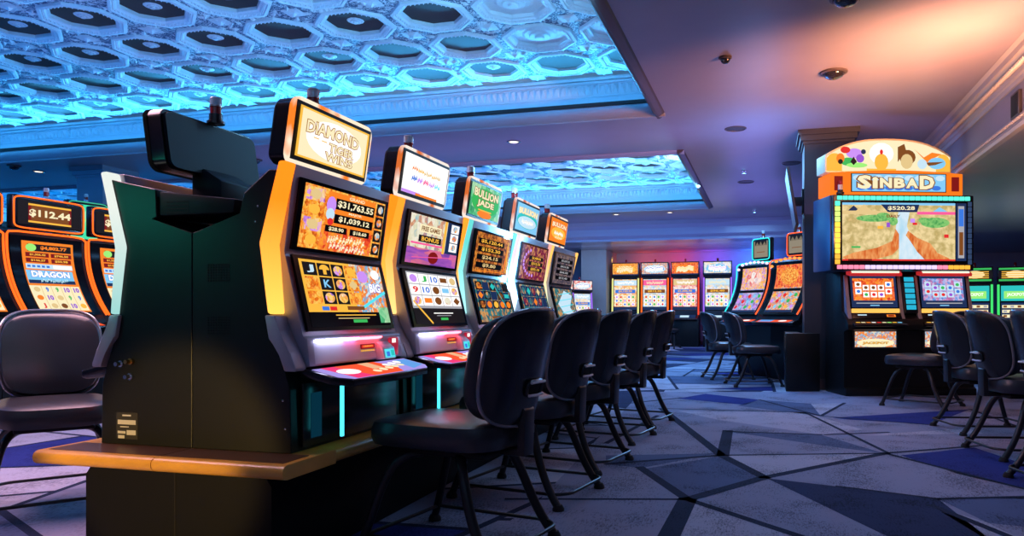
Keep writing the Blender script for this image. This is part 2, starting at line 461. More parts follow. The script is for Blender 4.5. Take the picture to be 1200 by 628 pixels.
# walls
for nm, a, b in (('wall_back', (X0, Y1, 0), (X1, Y1 + .15, Z)), ('wall_left', (X0 - .15, Y0, 0), (X0, Y1, Z)), ('wall_right', (X1, Y0, 0), (X1 + .15, Y1, Z)), ('wall_front', (X0, Y0 - .15, 0), (X1, Y0, Z))):
    mb = MB(); mb.box(a, b, WALLP); structure(mb, nm)
for nm, a, b in (('baseboard_back', (X0, Y1 - .02, 0.001), (X1, Y1 - .001, .12)), ('baseboard_left', (X0 + .001, Y0, .001), (X0 + .02, Y1 - .03, .12))):
    mb = MB(); mb.box(a, b, TRIMD); structure(mb, nm)
# dropped bulkhead in front of the far wall, with its stepped cornice
mb = MB()
mb.prism([(19.5, 2.92), (Y1 - .01, 2.92), (Y1 - .01, Z - .001), (19.15, Z - .001), (19.15, 3.30), (19.30, 3.22), (19.34, 3.22), (19.34, 3.05), (19.42, 3.0), (19.5, 2.98)], X0 + .01, 2.28, TRIMP, axis='x')
structure(mb, 'trim_3')
# lowered ceiling on the right with crown mouldings along its face
SX = 2.29
mb = MB()
mb.box((SX, Y0 + .01, 2.72), (X1 - .01, Y1 - .01, Z - .001), CEIL)
structure(mb, 'ceiling_soffit')
CROWN = mat('crown moulding paint', (.46, .42, .40), .4)
mb = MB()
def crown(prof, m=CROWN):
    mb.prism([(SX + u, z) for u, z in prof], Y0 + .02, Y1 - .3, m, axis='y')
crown([(-.001, 3.17), (-.02, 3.17), (-.03, 3.21), (-.05, 3.22), (-.06, 3.27), (-.12, 3.33), (-.14, 3.335), (-.15, 3.38), (-.19, 3.398), (-.001, 3.398)])
crown([(-.001, 2.715), (-.06, 2.715), (-.065, 2.75), (-.05, 2.765), (-.045, 2.81), (-.025, 2.83), (-.02, 2.87), (-.001, 2.88)])
for k in range(190):
    y = 3.2 + k * .05
    mb.add([(SX - .11, y, 3.285), (SX - .11, y + .034, 3.285), (SX - .06, y + .034, 3.262), (SX - .06, y, 3.262), (SX - .105, y + .017, 3.255)], [(0, 1, 4), (1, 2, 4), (2, 3, 4), (3, 0, 4)], CROWN)
    mb.add([(SX - .061, y, 2.79), (SX - .061, y + .034, 2.79), (SX - .047, y + .034, 2.82), (SX - .047, y, 2.82), (SX - .075, y + .017, 2.81)], [(0, 1, 4), (1, 2, 4), (2, 3, 4), (3, 0, 4)], CROWN)
structure(mb, 'trim_4')
# columns with capitals
def column(x0, x1, y0, y1, name='column', COLM=COLM):
    mb = MB()
    mb.box((x0, y0, 0), (x1, y1, Z - .18), COLM)
    for k, (z0, z1) in ((.02, (Z - .18, Z - .14)), (.05, (Z - .14, Z - .07)), (.08, (Z - .07, Z - .001))):
        mb.box((x0 - k, y0 - k, z0), (x1 + k, y1 + k, z1), COLM)
    mb.box((x0 - .02, y0 - .02, 0), (x1 + .02, y1 + .02, .14), TRIMD)
    return structure(mb, name)
column(.46, 1.06, 10.25, 10.85); column(-10.95, -10.42, 9.64, 10.2, 'column', mat('column blue lit tint', (.16, .24, .34), .5, var=.1))  # left column: the blue light on it is put into its colour
mb = MB(); mb.box((-5.5, 22.0, 0), (-4.72, 23.58, 2.919), mat('column ochre paint', (.36, .33, .26), .55, var=.1)); structure(mb, 'column')

# ------------------------------------------------------------------- carpet
def carpet(name, col, var=.34):
    m = mat(name, col, .95, spec=.1)
    nt = m.node_tree; b = nt.nodes['Principled BSDF']; L = nt.links.new
    tc = nt.nodes.new('ShaderNodeTexCoord')
    n1 = nt.nodes.new('ShaderNodeTexNoise'); n1.inputs['Scale'].default_value = 3.; n1.inputs['Detail'].default_value = 8
    n2 = nt.nodes.new('ShaderNodeTexNoise'); n2.inputs['Scale'].default_value = 160.; n2.inputs['Detail'].default_value = 3
    mp = nt.nodes.new('ShaderNodeMapping'); mp.inputs['Scale'].default_value = (1, .25, 1)
    ad = nt.nodes.new('ShaderNodeMath'); ad.operation = 'ADD'
    L(tc.outputs['Object'], n1.inputs['Vector']); L(tc.outputs['Object'], mp.inputs['Vector']); L(mp.outputs['Vector'], n2.inputs['Vector'])
    L(n1.outputs['Fac'], ad.inputs[0]); L(n2.outputs['Fac'], ad.inputs[1])
    rp = nt.nodes.new('ShaderNodeValToRGB')
    rp.color_ramp.elements[0].position = .7; rp.color_ramp.elements[0].color = (*[c * (1 - var * 1.6) for c in col], 1)
    rp.color_ramp.elements[1].position = 1.3 if False else 1.; rp.color_ramp.elements[1].color = (*[min(1, c * (1 + var)) for c in col], 1)
    L(ad.outputs[0], rp.inputs['Fac']); L(rp.outputs['Color'], b.inputs['Base Color'])
    bp = nt.nodes.new('ShaderNodeBump'); bp.inputs['Strength'].default_value = .4; bp.inputs['Distance'].default_value = .004
    L(n2.outputs['Fac'], bp.inputs['Height']); L(bp.outputs['Normal'], b.inputs['Normal'])
    return m
CG = carpet('carpet grey blue', (.20, .215, .30)); CLT = carpet('carpet pale grey', (.31, .32, .40)); CS = carpet('carpet slate', (.075, .10, .18))
CN = carpet('carpet navy', (.022, .032, .075)); CR = carpet('carpet royal blue', (.022, .032, .16)); CLN = carpet('carpet dark line', (.018, .026, .052))
mb = MB()
mb.box((X0, Y0, -.05), (X1, Y1, 0), CLN)
def area(p): return abs(sum(p[i][0] * p[(i + 1) % len(p)][1] - p[(i + 1) % len(p)][0] * p[i][1] for i in range(len(p)))) / 2
def cut(poly, p, n):
    a, b = [], []
    for i in range(len(poly)):
        u, v = poly[i], poly[(i + 1) % len(poly)]
        du = (u[0] - p[0]) * n[0] + (u[1] - p[1]) * n[1]; dv = (v[0] - p[0]) * n[0] + (v[1] - p[1]) * n[1]
        (a if du >= 0 else b).append(u)
        if du * dv < 0:
            k = du / (du - dv); w = (u[0] + (v[0] - u[0]) * k, u[1] + (v[1] - u[1]) * k); a.append(w); b.append(w)
    return a, b
def inset(poly, w):
    if sum(poly[i][0] * poly[(i + 1) % len(poly)][1] - poly[(i + 1) % len(poly)][0] * poly[i][1] for i in range(len(poly))) < 0: poly = poly[::-1]
    out = poly
    for i in range(len(poly)):
        u, v = poly[i], poly[(i + 1) % len(poly)]; L = math.hypot(v[0] - u[0], v[1] - u[1])
        if L < 1e-6: continue
        n = (-(v[1] - u[1]) / L, (v[0] - u[0]) / L)
        out = cut(out, (u[0] + n[0] * w, u[1] + n[1] * w), n)[0]
        if len(out) < 3: return []
    return out
R = random.Random(21)
todo = [[(X0, Y0), (X1, Y0), (X1, Y1), (X0, Y1)]]; polys = []
while todo:
    p = todo.pop()
    if area(p) < R.uniform(.7, 1.9): polys.append(p); continue
    # cut across the longest side
    i = max(range(len(p)), key=lambda i: math.hypot(p[(i + 1) % len(p)][0] - p[i][0], p[(i + 1) % len(p)][1] - p[i][1]))
    k = R.uniform(.35, .65); u, v = p[i], p[(i + 1) % len(p)]
    q = (u[0] + (v[0] - u[0]) * k, u[1] + (v[1] - u[1]) * k)
    a = math.atan2(v[1] - u[1], v[0] - u[0]) + R.uniform(-.75, .75)
    x, y = cut(p, q, (math.cos(a), math.sin(a)))
    if len(x) > 2 and len(y) > 2: todo += [x, y]
    else: polys.append(p)
for p in polys:
    p = inset(p, .022)
    if len(p) > 2: mb.add([(x, y, .001) for x, y in p], [tuple(range(len(p)))], R.choices([CG, CLT, CS, CN, CR], [5, 3, 2.2, 1.2, 1.3])[0])
# the stretch of aisle in front, measured
F_, VX_, CX_ = 870., 900., 660.
th = math.atan((VX_ - CX_) / F_); ct, st = math.cos(th), math.sin(th)
def fl(px, py):
    a = (px - CX_) / F_; k = F_ / (py - 367.)
    return ((-st + a * ct) * k, (ct + a * st) * k)
def cp(x, y): return fl(640 + x / 2.143, 380 + y / 2.143)
def fpoly(pts, m, z): mb.add([(*cp(*p), z) for p in pts], [tuple(range(len(pts)))], m)
def fline(p, q, w=.022, z=.004):
    w *= 1.25
    a, b = Vector(cp(*p)), Vector(cp(*q)); e = (b - a).normalized(); n = Vector((-e.y, e.x)) * w
    a -= e * w * .5; b += e * w * .5
    mb.add([(a.x + n.x, a.y + n.y, z), (a.x - n.x, a.y - n.y, z), (b.x - n.x, b.y - n.y, z), (b.x + n.x, b.y + n.y, z)], [(0, 1, 2, 3)], CLN)
fpoly([(-260, 700), (1560, 700), (1300, 170), (240, 170)], CG, .002)
for pts, m in (([(330, 187), (400, 175), (535, 190), (500, 203)], CR), ([(665, 200), (748, 199), (690, 231)], CLT), ([(535, 190), (665, 200), (690, 231), (480, 205)], CS),
               ([(720, 235), (1065, 214), (965, 252), (760, 240)], CR), ([(330, 218), (650, 222), (795, 265), (690, 278), (430, 240)], CLT),
               ([(455, 270), (690, 278), (850, 325), (745, 312)], CS), ([(890, 330), (1075, 310), (1300, 385), (1300, 440), (1040, 378)], CR),
               ([(440, 330), (850, 325), (545, 385)], CLT), ([(150, 330), (430, 325), (240, 362), (150, 352)], CS),
               ([(300, 245), (460, 270), (440, 328)], CG), ([(555, 388), (730, 408), (985, 440), (1120, 545), (880, 545)], CN),
               ([(985, 440), (1300, 432), (1300, 520), (1110, 500)], CS), ([(965, 455), (1110, 500), (1200, 545), (1110, 545)], CLT),
               ([(0, 440), (355, 440), (300, 560), (-200, 560)], CG), ([(355, 440), (660, 540), (640, 700), (280, 700)], CLT), ([(240, 365), (440, 332), (545, 385), (355, 440)], CS),
               ([(860, 275), (1060, 262), (1100, 275), (800, 280)], CLT), ([(190, 440), (240, 365), (355, 440)], CG), ([(545, 385), (850, 327), (1300, 440), (985, 438), (730, 406)], CG)):
    fpoly(pts, m, .003)
for p, q, w in (((456, 268), (444, 330), .035), ((290, 212), (440, 330), .03), ((440, 330), (548, 386), .03), ((548, 386), (852, 325), .026), ((548, 386), (355, 441), .03),
                ((355, 441), (235, 360), .026), ((355, 441), (295, 560), .04), ((355, 441), (760, 575), .022), ((-100, 440), (355, 441), .014), ((440, 330), (850, 325), .014),
                ((290, 212), (660, 222), .014), ((650, 222), (860, 325), .014), ((456, 270), (690, 278), .018), ((852, 325), (1300, 440), .016), ((860, 272), (700, 278), .014),
                ((690, 231), (985, 255), .014), ((690, 231), (535, 190), .016), ((690, 231), (750, 198), .016), ((985, 440), (1300, 432), .016), ((965, 455), (1300, 590), .02),
                ((730, 408), (985, 440), .014), ((150, 352), (440, 330), .02), ((200, 200), (340, 185), .02), ((850, 325), (1100, 305), .016), ((1065, 214), (1300, 300), .016), ((280, 230), (150, 300), .018)):
    fline(p, q, w)
structure(mb, 'floor', recalc=False)
FZ = .004
# =================================================================== CHAIRS
def rrect(hw, hh, n=3.4, k=44):
    out = []
    for i in range(k):
        a = 2 * PI * i / k; c, s = math.cos(a), math.sin(a)
        out.append((hw * math.copysign(abs(c) ** (2 / n), c), hh * math.copysign(abs(s) ** (2 / n), s)))
    return out
def pad(mb, surf, hw, hh, d0, d1, m, bulge=.02, n=3.4, taper=0.):
    """closed cushion: surf(a, b, off) -> point; d0 back offset, d1 front offset"""
    base = rrect(hw, hh, n); K = len(base)
    rings = []
    def put(sc, off):
        rings.append([surf(a * sc * (1 + taper * b / hh), b * sc, off) for a, b in base])
    prof = [(.0, d0 - bulge * .5), (.5, d0 - bulge * .4), (.85, d0 - bulge * .1), (.96, d0 + .006), (1., d0 + (d1 - d0) * .35), (1., d0 + (d1 - d0) * .65), (.965, d1 - .006), (.87, d1 + bulge * .25), (.5, d1 + bulge * .85), (.0, d1 + bulge)]
    vs = []; fs = []
    for sc, off in prof:
        if sc == 0: vs.append(surf(0, 0, off))
        else: vs += [surf(a * sc * (1 + taper * b / hh), b * sc, off) for a, b in base]
    nr = len(prof) - 2
    for k in range(K): fs.append((0, 1 + (k + 1) % K, 1 + k))
    for r in range(nr - 1):
        for k in range(K):
            l = (k + 1) % K; fs.append((1 + r * K + k, 1 + r * K + l, 1 + (r + 1) * K + l, 1 + (r + 1) * K + k))
    last = len(vs) - 1
    for k in range(K): fs.append((last, 1 + (nr - 1) * K + k, 1 + (nr - 1) * K + (k + 1) % K))
    mb.add(vs, fs, m)

GRIP = mat('grey grip plastic', (.75, .75, .78), .25); RIM_SHEEN = mat('grey rim highlight', (.20, .19, .20), .14, spec=1., coat=1.)
ST, SB = .555, .43           # seat top, seat underside
def back_surf(a, b, off):
    z = .775 + b; w = (a / .25)
    lean = .052 * (b / .225)
    x = -.315 - lean + .105 * w * w
    return (x + off, a * (1 - .10 * abs(w) ** 3), z)
def make_chair(label, loc, rz, group):
    t = thing('gaming_chair', label, 'chair', loc, rz, group)
    mb = MB()
    pad(mb, lambda a, b, o: (.055 + a, b, SB + .012 + o - .03 * max(0, (a - .2) / .12) ** 2 * .4), .318, .255, 0, .105, VINYL, .014, 4.2)
    mb.build('seat', t)
    mb = MB(); mb.box((-.20, -.17, .408), (.24, .17, SB + .006), SOFTBLACK, .008); mb.build('seat_pan', t)
    mb = MB(); pad(mb, lambda a, b, o: back_surf(a, b, o), .245, .222, .022, .085, VINYL, .018, 3.2, .04); mb.build('backrest', t)
    mb = MB(); pad(mb, lambda a, b, o: back_surf(a, b, o), .258, .236, -.035, -.006, SHELL, .012, 3.2, .04); mb.build('back_shell', t)
    mb = MB()
    ring = []
    for a, b in rrect(.062, .030, 4, 28):
        p = back_surf(a, b - .085, -.047); ring.append(p)
    mb.tube(ring, .008, SHELL, 8, closed=True)
    mb.tube([back_surf(-.058, -.060, -.060), back_surf(0, -.058, -.062), back_surf(.058, -.060, -.060)], .006, GRIP, 8)
    mb.tube([back_surf(-.058, -.112, -.060), back_surf(0, -.113, -.062), back_surf(.058, -.112, -.060)], .006, GRIP, 8)
    vs = [back_surf(a, b - .085, -.0445) for a, b in rrect(.056, .024, 4, 28)]
    mb.add(vs, [tuple(range(28))], VENT)
    mb.build('grip_slot', t)
    mb = MB(); mb.tube([back_surf(a * (1 + .04 * b / .236), b, -.020) for a, b in rrect(.259, .237, 3.2, 56)], .0085, RIM_SHEEN, 8, closed=True); mb.build('rim_highlight', t)  # added paler tube imitating the highlight along the black shell's rim
    mb = MB()
    mb.prism([(-.18, .412), (-.18, .432), (-.285, .436), (-.292, .60), (-.275, .62), (-.300, .62), (-.318, .60), (-.312, .412)], -.042, .042, LEGM, bevel=.004)
    mb.build('back_bracket', t)
    def bez(p, n=14):
        p = [Vector(q) for q in p]
        return [p[0] * (1 - u) ** 3 + p[1] * 3 * u * (1 - u) ** 2 + p[2] * 3 * u * u * (1 - u) + p[3] * u ** 3 for u in [k / n for k in range(n + 1)]]
    for sy in (-1, 1):
        for r, p in ((.0185, [(.12, .13 * sy, .412), (.25, .24 * sy, .42), (.26, .235 * sy, .22), (.346, .268 * sy, .015)]),
                     (.021, [(-.05, .13 * sy, .412), (-.16, .24 * sy, .42), (-.13, .235 * sy, .22), (-.294, .268 * sy, .015)])):
            mb = MB(); mb.tube(bez(p), r, LEGM, 12); l = mb.build('leg', t)
            mb = MB(); mb.lathe([(.030, .0), (.030, .012), (.020, .03)], RUBBER, (p[3][0] - .002, p[3][1], 0), 14); mb.build('rubber_foot', l)
    mb = MB()
    mb.tube(arc_pts([(.33, -.262, .075), (-.27, -.262, .075), (-.335, -.20, .075), (-.335, .20, .075), (-.27, .262, .075), (.33, .262, .075)], 6, .06), .0085, LEGM, 8)
    mb.tube([(.318, -.255, .075), (.318, .255, .075)], .0085, LEGM, 8)
    mb.build('stretcher', t)
    return t

GA = 'chairs along the near bank of machines'
chair0 = make_chair('x', (-1.255, 2.96, FZ), math.radians(170), GA)
chair0['label'] = 'nearest black chair, its whole seat in view beside the $31,763.55 machine'
for k, (x, y, a, lb) in enumerate(((-1.265, 3.92, 170, 'second black chair along the near row of machines, counting from the gold-lit one'),
                          (-1.25, 4.78, 169, 'middle black chair of the five backed onto the aisle by the near bank'),
                          (-1.24, 5.84, 171, 'fourth black chair of the near row, at the machine ringed with purple bulbs'),
                          (-1.20, 6.70, 170, 'last black chair of the near row, farthest along the aisle'))):
    copy_thing(chair0, lb, (x, y, FZ), math.radians(a), GA)
copy_thing(chair0, 'black chair at the left edge, beyond the dark cabinet end panel', (-3.60, 3.03, FZ), math.radians(-38), 'chairs on the far side of the near bank')
GR = 'chairs with their backs to the aisle on the right'
for x, y, a, lb in ((1.76, 7.02, 13, 'black chair on the right with back to aisle, farthest of its row'),
                    (1.76, 5.92, 12, 'black chair on the right with back to aisle, one before the cut-off chair'),
                    (1.76, 4.88, 14, 'black chair on the right cut off by the edge of the photo')):
    copy_thing(chair0, lb, (x, y, FZ), math.radians(a), GR)
copy_thing(chair0, 'black chair turned sideways in front of the big map-screen machine', (1.62, 8.72, FZ), math.radians(150), 'chair at the big map-screen machine')
GM = 'chairs at the two curved machines'
copy_thing(chair0, 'black chair before the teal-edged curved machine, farther of the pair', (-.62, 11.62, FZ), math.radians(20), GM)
copy_thing(chair0, 'black chair before the red-edged curved machine, nearer of the pair', (-.22, 10.62, FZ), math.radians(18), GM)
copy_thing(chair0, 'black chair by the far wall below the machine with a pale blue screen', (-2.75, 21.2, FZ), math.radians(80), 'chairs at the far wall')

# =================================================================== NEAR BANK
XC = -2.24; MW = .44; YC0 = 2.93; PITCH = .92
st_ = thing('machine_stand', 'long black stand with an amber wood bumper ledge carrying the near slot machines', 'stand', (XC, 0, 0))
mb = MB(); mb.prism([(-.44, .004), (.44, .004), (.44, .345), (.40, .40), (-.40, .40), (-.44, .345)], 2.40, 7.12, LAM); pl = mb.build('plinth', st_)
mb = MB(); mb.box((-.003, 2.3985, .02), (.003, 2.401, .39), VENT); mb.build('seam', pl)
def ledge(x0, x1, name='ledge'):
    mb = MB()
    n = 8
    prof = [(2.28 + .027 - .027 * math.sin(PI * k / n), .427 - .027 * math.cos(PI * k / n)) for k in range(n + 1)]
    mb.prism([(y, z) for y, z in prof] + [(2.62, .454), (2.62, .40)], x0, x1, WOOD, axis='x')
    return mb
for x0, x1 in ((-.575, -.0015), (.0015, .575)):
    ledge(x0, x1).build('ledge', st_)
for s in (-1, 1):
    mb = MB()
    prof = [(s * (.575 - .02 + .02 * math.sin(PI * k / 6)), .427 - .027 * math.cos(PI * k / 6)) for k in range(7)]
    mb.prism(prof + [(s * .40, .454), (s * .40, .40)], 2.62, 7.14, WOOD, axis='y')
    mb.build('side_rail', st_)
for x0, x1 in ((-.545, -.003), (.003, .545)):
    mb = MB(); mb.box((x0, 2.325, .4542), (x1, 2.486, .4556), mat('dark brown laminate', (.10, .045, .02), .35, var=.2, vscale=12)); mb.build('ledge_top', st_)
mb = MB(); mb.box((-.40, 2.62, .40), (.40, 7.14, .453), LAM); mb.build('deck_board', st_)

UT, UMID, UB = (.44, 1.585), (.345, 1.275), (.385, .995)     # edge light path (depth, height)
def slot_machine(label, yc, side, strip, art_up, art_low, art_top, rim, extra=None, show_screen=True):
    """upright machine; local +x is its front, the bank's centre line lies at x = 0"""
    t = thing('slot_machine', label, 'slot machine', (XC, yc, .4545), 0 if side > 0 else PI, 'slot machines of the near bank')
    B = -.4545
    def Zz(z): return z + B
    def pr(mb, poly, y0, y1, m, bevel=0.): mb.prism([(u, Zz(z)) for u, z in poly], y0, y1, m, 'y', bevel)
    mb = MB()
    body = [(.0006, .4545), (.46, .4545), (.455, .70), (.43, .78), (.40, .86), (.365, .99), (.325, 1.275), (.415, 1.56), (.36, 1.562), (.245, 1.475), (.23, 1.392), (.0006, 1.325)]
    if side < 0: body[8:10] = [(.18, 1.508), (.175, 1.392)]
    pr(mb, body, -MW, MW, BLACK, .004)
    cab = mb.build('cabinet', t, smooth=False)
    # side details
    for z in (.92, 1.13):
        mb = MB()
        for r in range(7):
            for q in range(9):
                x = .075 + q * .0125; zz = z + r * .0105
                for s in (-1,):
                    mb.box((x - .004, s * (MW + .0008) - .001, Zz(zz) - .0032), (x + .004, s * (MW + .0008) + .001, Zz(zz) + .0032), VENT)
        mb.build('side_vent', cab)
    mb = MB()
    for u, z in ((.30, 1.36), (.31, 1.42), (.425, .66), (.435, .55)):
        mb.box((u - .004, -MW - .003, Zz(z) - .004), (u + .004, -MW + .001, Zz(z) + .004), STEEL, .001)
    mb.build('bolt', cab)
    # silver front frame
    mb = MB()
    fr = [(.505, .79), (.492, .90), (.468, .908), (.382, 1.245), (.44, 1.592), (.40, 1.592), (.34, 1.28), (.345, 1.20), (.40, .88), (.42, .775)]
    pr(mb, fr, -.383, .383, SILVER, .006); fm = mb.build('front_frame', t)
    # edge lights and the silver trim under them
    for s in (-1, 1):
        mb = MB(); y0, y1 = (.386, .457) if s > 0 else (-.457, -.386)
        pr(mb, [(.450, 1.59), (.360, 1.272), (.398, .995), (.365, .998), (.326, 1.275), (.415, 1.592)], y0, y1, strip[0], .009)
        mb.build('edge_light', t)
        mb = MB()
        pr(mb, [(.402, .992), (.415, .93), (.47, .845), (.492, .79), (.492, .775), (.44, .775), (.425, .84), (.37, .90), (.352, .992)], y0, y1, SILVER, .006)
        mb.build('side_trim', t)
    # screens
    def screen(name, p0, p1, art, ext=.0):
        mb = MB(); y = .352
        u0, z0 = p0; u1, z1 = p1; dx, dz = u1 - u0, z1 - z0; L = math.hypot(dx, dz); nx, nz = dz / L, -dx / L
        if nx < 0: nx, nz = -nx, -nz
        def P(u, z, d): return (u + nx * d, Zz(z) + nz * d)
        mb.prism([P(u0, z0, 0), P(u0, z0, .012), P(u1, z1, .012), P(u1, z1, 0)], -y, y, GLASSB, 'y')
        m0 = .03
        O = Vector((u0 + dx * .05 + nx * .0125, -y + m0, Zz(z0) + dz * .05 + nz * .0125))
        if art: art.lay(mb, plane_map(O, (0, 2 * (y - m0), 0), (dx * .9, 0, dz * .9)))
        return mb.build(name, t)
    screen('upper_screen', (.389, 1.258), (.435, 1.545), art_up)
    screen('lower_screen', (.466, .925), (.391, 1.235), art_low)
    # console: light bar, validator, label display
    c0, c1 = Vector((.5040, 0, Zz(.795))), Vector((.4925, 0, Zz(.896)))
    def cm(u, v, d): return Vector((0, -.345 + .69 * u, 0)) + c0.lerp(c1, v) + Vector((.99, 0, .1)) * d
    mb = MB()
    vs = [cm(u, v, 0.001) for u, v in ((.0, .02), (1, .02), (1, .98), (0, .98))]
    mb.add(vs, [(0, 1, 2, 3)], PLATE); con = mb.build('console_plate', t)
    mb = MB()
    for k in range(20):
        u0 = .02 + k * .036; m = LB[0] if k < 8 else LB[1] if k < 12 else LB[2]
        w8 = [cm(a, b, c) for a in (u0, u0 + .03) for b, c in ((.86, .002), (.90, .024), (.97, .024), (.98, .002))]
        mb.add(w8, [(0, 1, 2, 3), (7, 6, 5, 4), (0, 4, 5, 1), (1, 5, 6, 2), (2, 6, 7, 3), (3, 7, 4, 0)], m)
    mb.build('light_bar', con)
    mb = MB()
    Art().rect(.50, .45, .68, .66, C('darkred')).up().rect(.515, .5, .665, .62, C('red')).up().text('CREDIT', .59, .56, .12, .07, C('gold')).lay(mb, lambda u, v, d: cm(u, v, .002 + d))
    for k in range(7): Art().rect(.505 + k * .025, .34, .52 + k * .025, .41, C('gold')).lay(mb, lambda u, v, d: cm(u, v, .002 + d))
    mb.build('credit_display', con)
    mb = MB()
    mb.prism([(.50, Zz(.785)), (.545, Zz(.79)), (.535, Zz(.84)), (.50, Zz(.87))], .135, .245, PLATE, 'y', .004)
    p0, p1 = Vector((.5455, 0, Zz(.795))), Vector((.5365, 0, Zz(.835)))
    Art().rect(0, 0, 1, 1, C('cyan')).up().rect(.12, .15, .45, .7, C('blue')).up().rect(.55, .2, .9, .85, C('teal')).lay(mb, lambda u, v, d: Vector((d * 2, .145 + .09 * u, 0)) + p0.lerp(p1, v))
    mb.box((.498, .25, Zz(.80)), (.512, .33, Zz(.885)), mat('red translucent plastic', (.55, .03, .05), .2, emit=(.6, .02, .06), es=.5), .004)
    mb.box((.505, .265, Zz(.86)), (.516, .295, Zz(.88)), C('white'))
    mb.build('bill_validator', con)
    # button deck
    mb = MB()
    dk = [(.455, -.40), (.61, -.40), (.665, -.33), (.675, 0), (.665, .33), (.61, .40), (.455, .40)]
    sl = lambda x: Zz(.738) + (.675 - x) * .235
    n_ = len(dk); bm = bmesh.new()
    bv = [bm.verts.new((x, y, sl(x) - .032)) for x, y in dk] + [bm.verts.new((x, y, sl(x))) for x, y in dk]
    bm.faces.new(bv[:n_][::-1]); bm.faces.new(bv[n_:])
    for i in range(n_): bm.faces.new((bv[i], bv[(i + 1) % n_], bv[n_ + (i + 1) % n_], bv[n_ + i]))
    bmesh.ops.bevel(bm, geom=bm.edges[:], offset=.007, segments=2, affect='EDGES', profile=.5); bm.verts.index_update(); mb.from_bm(bm, BLACKG)
    dkm = lambda u, v, d: Vector((.668 - .160 * v, -.385 + .77 * u, sl(.668 - .160 * v) + .0005 + d))
    mb2 = MB()
    a = Art().poly([(.08, 0), (.92, 0), (.995, .25), (.995, .98), (.005, .98), (.005, .25)], DKV[0])
    a.up().poly([(.30, .02), (.62, .02), (.70, .5), (.62, .98), (.20, .98), (.24, .5)], DKV[1]).poly([(.12, .02), (.30, .02), (.24, .5), (.2, .98), (.08, .98)], DKV[2])
    a.poly([(.78, .1), (.98, .3), (.985, .9), (.82, .9)], DKV[3])
    a.up().disc(.20, .52, .10, .22, C('white')).rect(.44, .45, .55, .98, DKV[4])
    a.up()
    for k in range(5): a.disc(.42 + k * .085, .30 + .05 * k, .036, .11, C('cream'))
    for k in range(3): a.disc(.64 + k * .085, .62 + .06 * k, .036, .11, C('white'))
    a.lay(mb2, dkm, .0004)
    dko = mb.build('button_deck', t); mb2.build('deck_buttons', dko)
    # pedestal front with vertical lights
    mb = MB(); mb.box((.4615, -.38, Zz(.47)), (.474, .38, Zz(.722)), BLACKG, .003); ped = mb.build('pedestal_door', t)
    mb = MB(); mb.box((.565, -.268, Zz(.50)), (.577, -.252, Zz(.716)), TUBE, .003); mb.build('tube_light', ped)
    mb = MB(); mb.box((.4735, -.33, Zz(.50)), (.477, -.26, Zz(.68)), TUBE2); mb.build('glow_panel', ped)
    mb = MB(); mb.box((.52, -.10, Zz(.712)), (.60, .12, Zz(.724)), STEEL, .003); mb.box((.592, -.09, Zz(.706)), (.602, .11, Zz(.713)), TUBE2); mb.build('coin_tray', ped)
    # topper, its neck and the signal candle
    lean = .04
    def top(mb, y0, y1, z0, z1, d0, d1, m, bev):
        zz0, zz1 = 1.63, 1.89
        def U(z): return .345 + lean * (z - zz0) / (zz1 - zz0)
        vs = [(U(z) + d, y, Zz(z)) for d in (d0, d1) for y in (y0, y1) for z in (z0, z1)]
        bm = bmesh.new(); bv = [bm.verts.new(v) for v in vs]
        for f in ((0, 1, 3, 2), (4, 6, 7, 5), (0, 4, 5, 1), (2, 3, 7, 6), (0, 2, 6, 4), (1, 5, 7, 3)): bm.faces.new([bv[i] for i in f])
        sel = [e for e in bm.edges if abs(e.verts[0].co.x - e.verts[1].co.x) > .015 and abs(e.verts[0].co.y - e.verts[1].co.y) < .001 and abs(e.verts[0].co.z - e.verts[1].co.z) < .02]
        bmesh.ops.bevel(bm, geom=sel, offset=bev, segments=5, affect='EDGES', profile=.5)
        bm.verts.index_update(); bm2 = bm
        mb.from_bm(bm2, m)
    mb = MB(); top(mb, -.305, .305, 1.622, 1.892, -.088, -.02, BLACKG, .045); top(mb, -.29, .29, 1.635, 1.88, -.105, -.088, SOFTBLACK, .035)
    tp = mb.build('topper', t, angle=30)
    mb = MB(); top(mb, -.308, .308, 1.619, 1.895, -.02, .0, rim, .047); mb.build('topper_rim', tp)
    mb = MB(); top(mb, -.290, .290, 1.637, 1.877, -.004, .004, SOFTBLACK, .035)
    O = Vector((.3525 + lean * .09, -.272, Zz(1.653))); V = Vector((lean * .80, 0, .208))
    if art_top: art_top.lay(mb, plane_map(O, (0, .544, 0), V))
    mb.build('topper_screen', tp)
    mb = MB(); mb.prism([(.14, Zz(1.44)), (.30, Zz(1.50)), (.30, Zz(1.64)), (.235, Zz(1.66)), (.14, Zz(1.60))], -.11, .11, SOFTBLACK, 'y', .008); mb.build('topper_neck', t)
    mb = MB(); mb.lathe([(.040, 0), (.040, .012), (.030, .016), (.030, .045)], BLACKG, (.262, 0, Zz(1.888)), 18); can = mb.build('signal_candle', t)
    mb = MB(); mb.lathe([(.026, 0), (.026, .038)], REDLENS, (.262, 0, Zz(1.933)), 18); mb.build('red_lens', can)
    mb = MB(); mb.lathe([(.027, 0), (.027, .036), (.020, .042)], CLEARLENS, (.262, 0, Zz(1.971)), 18); mb.lathe([(.029, 0), (.029, .006)], STEEL, (.262, 0, Zz(1.968)), 18); mb.build('clear_lens', can)
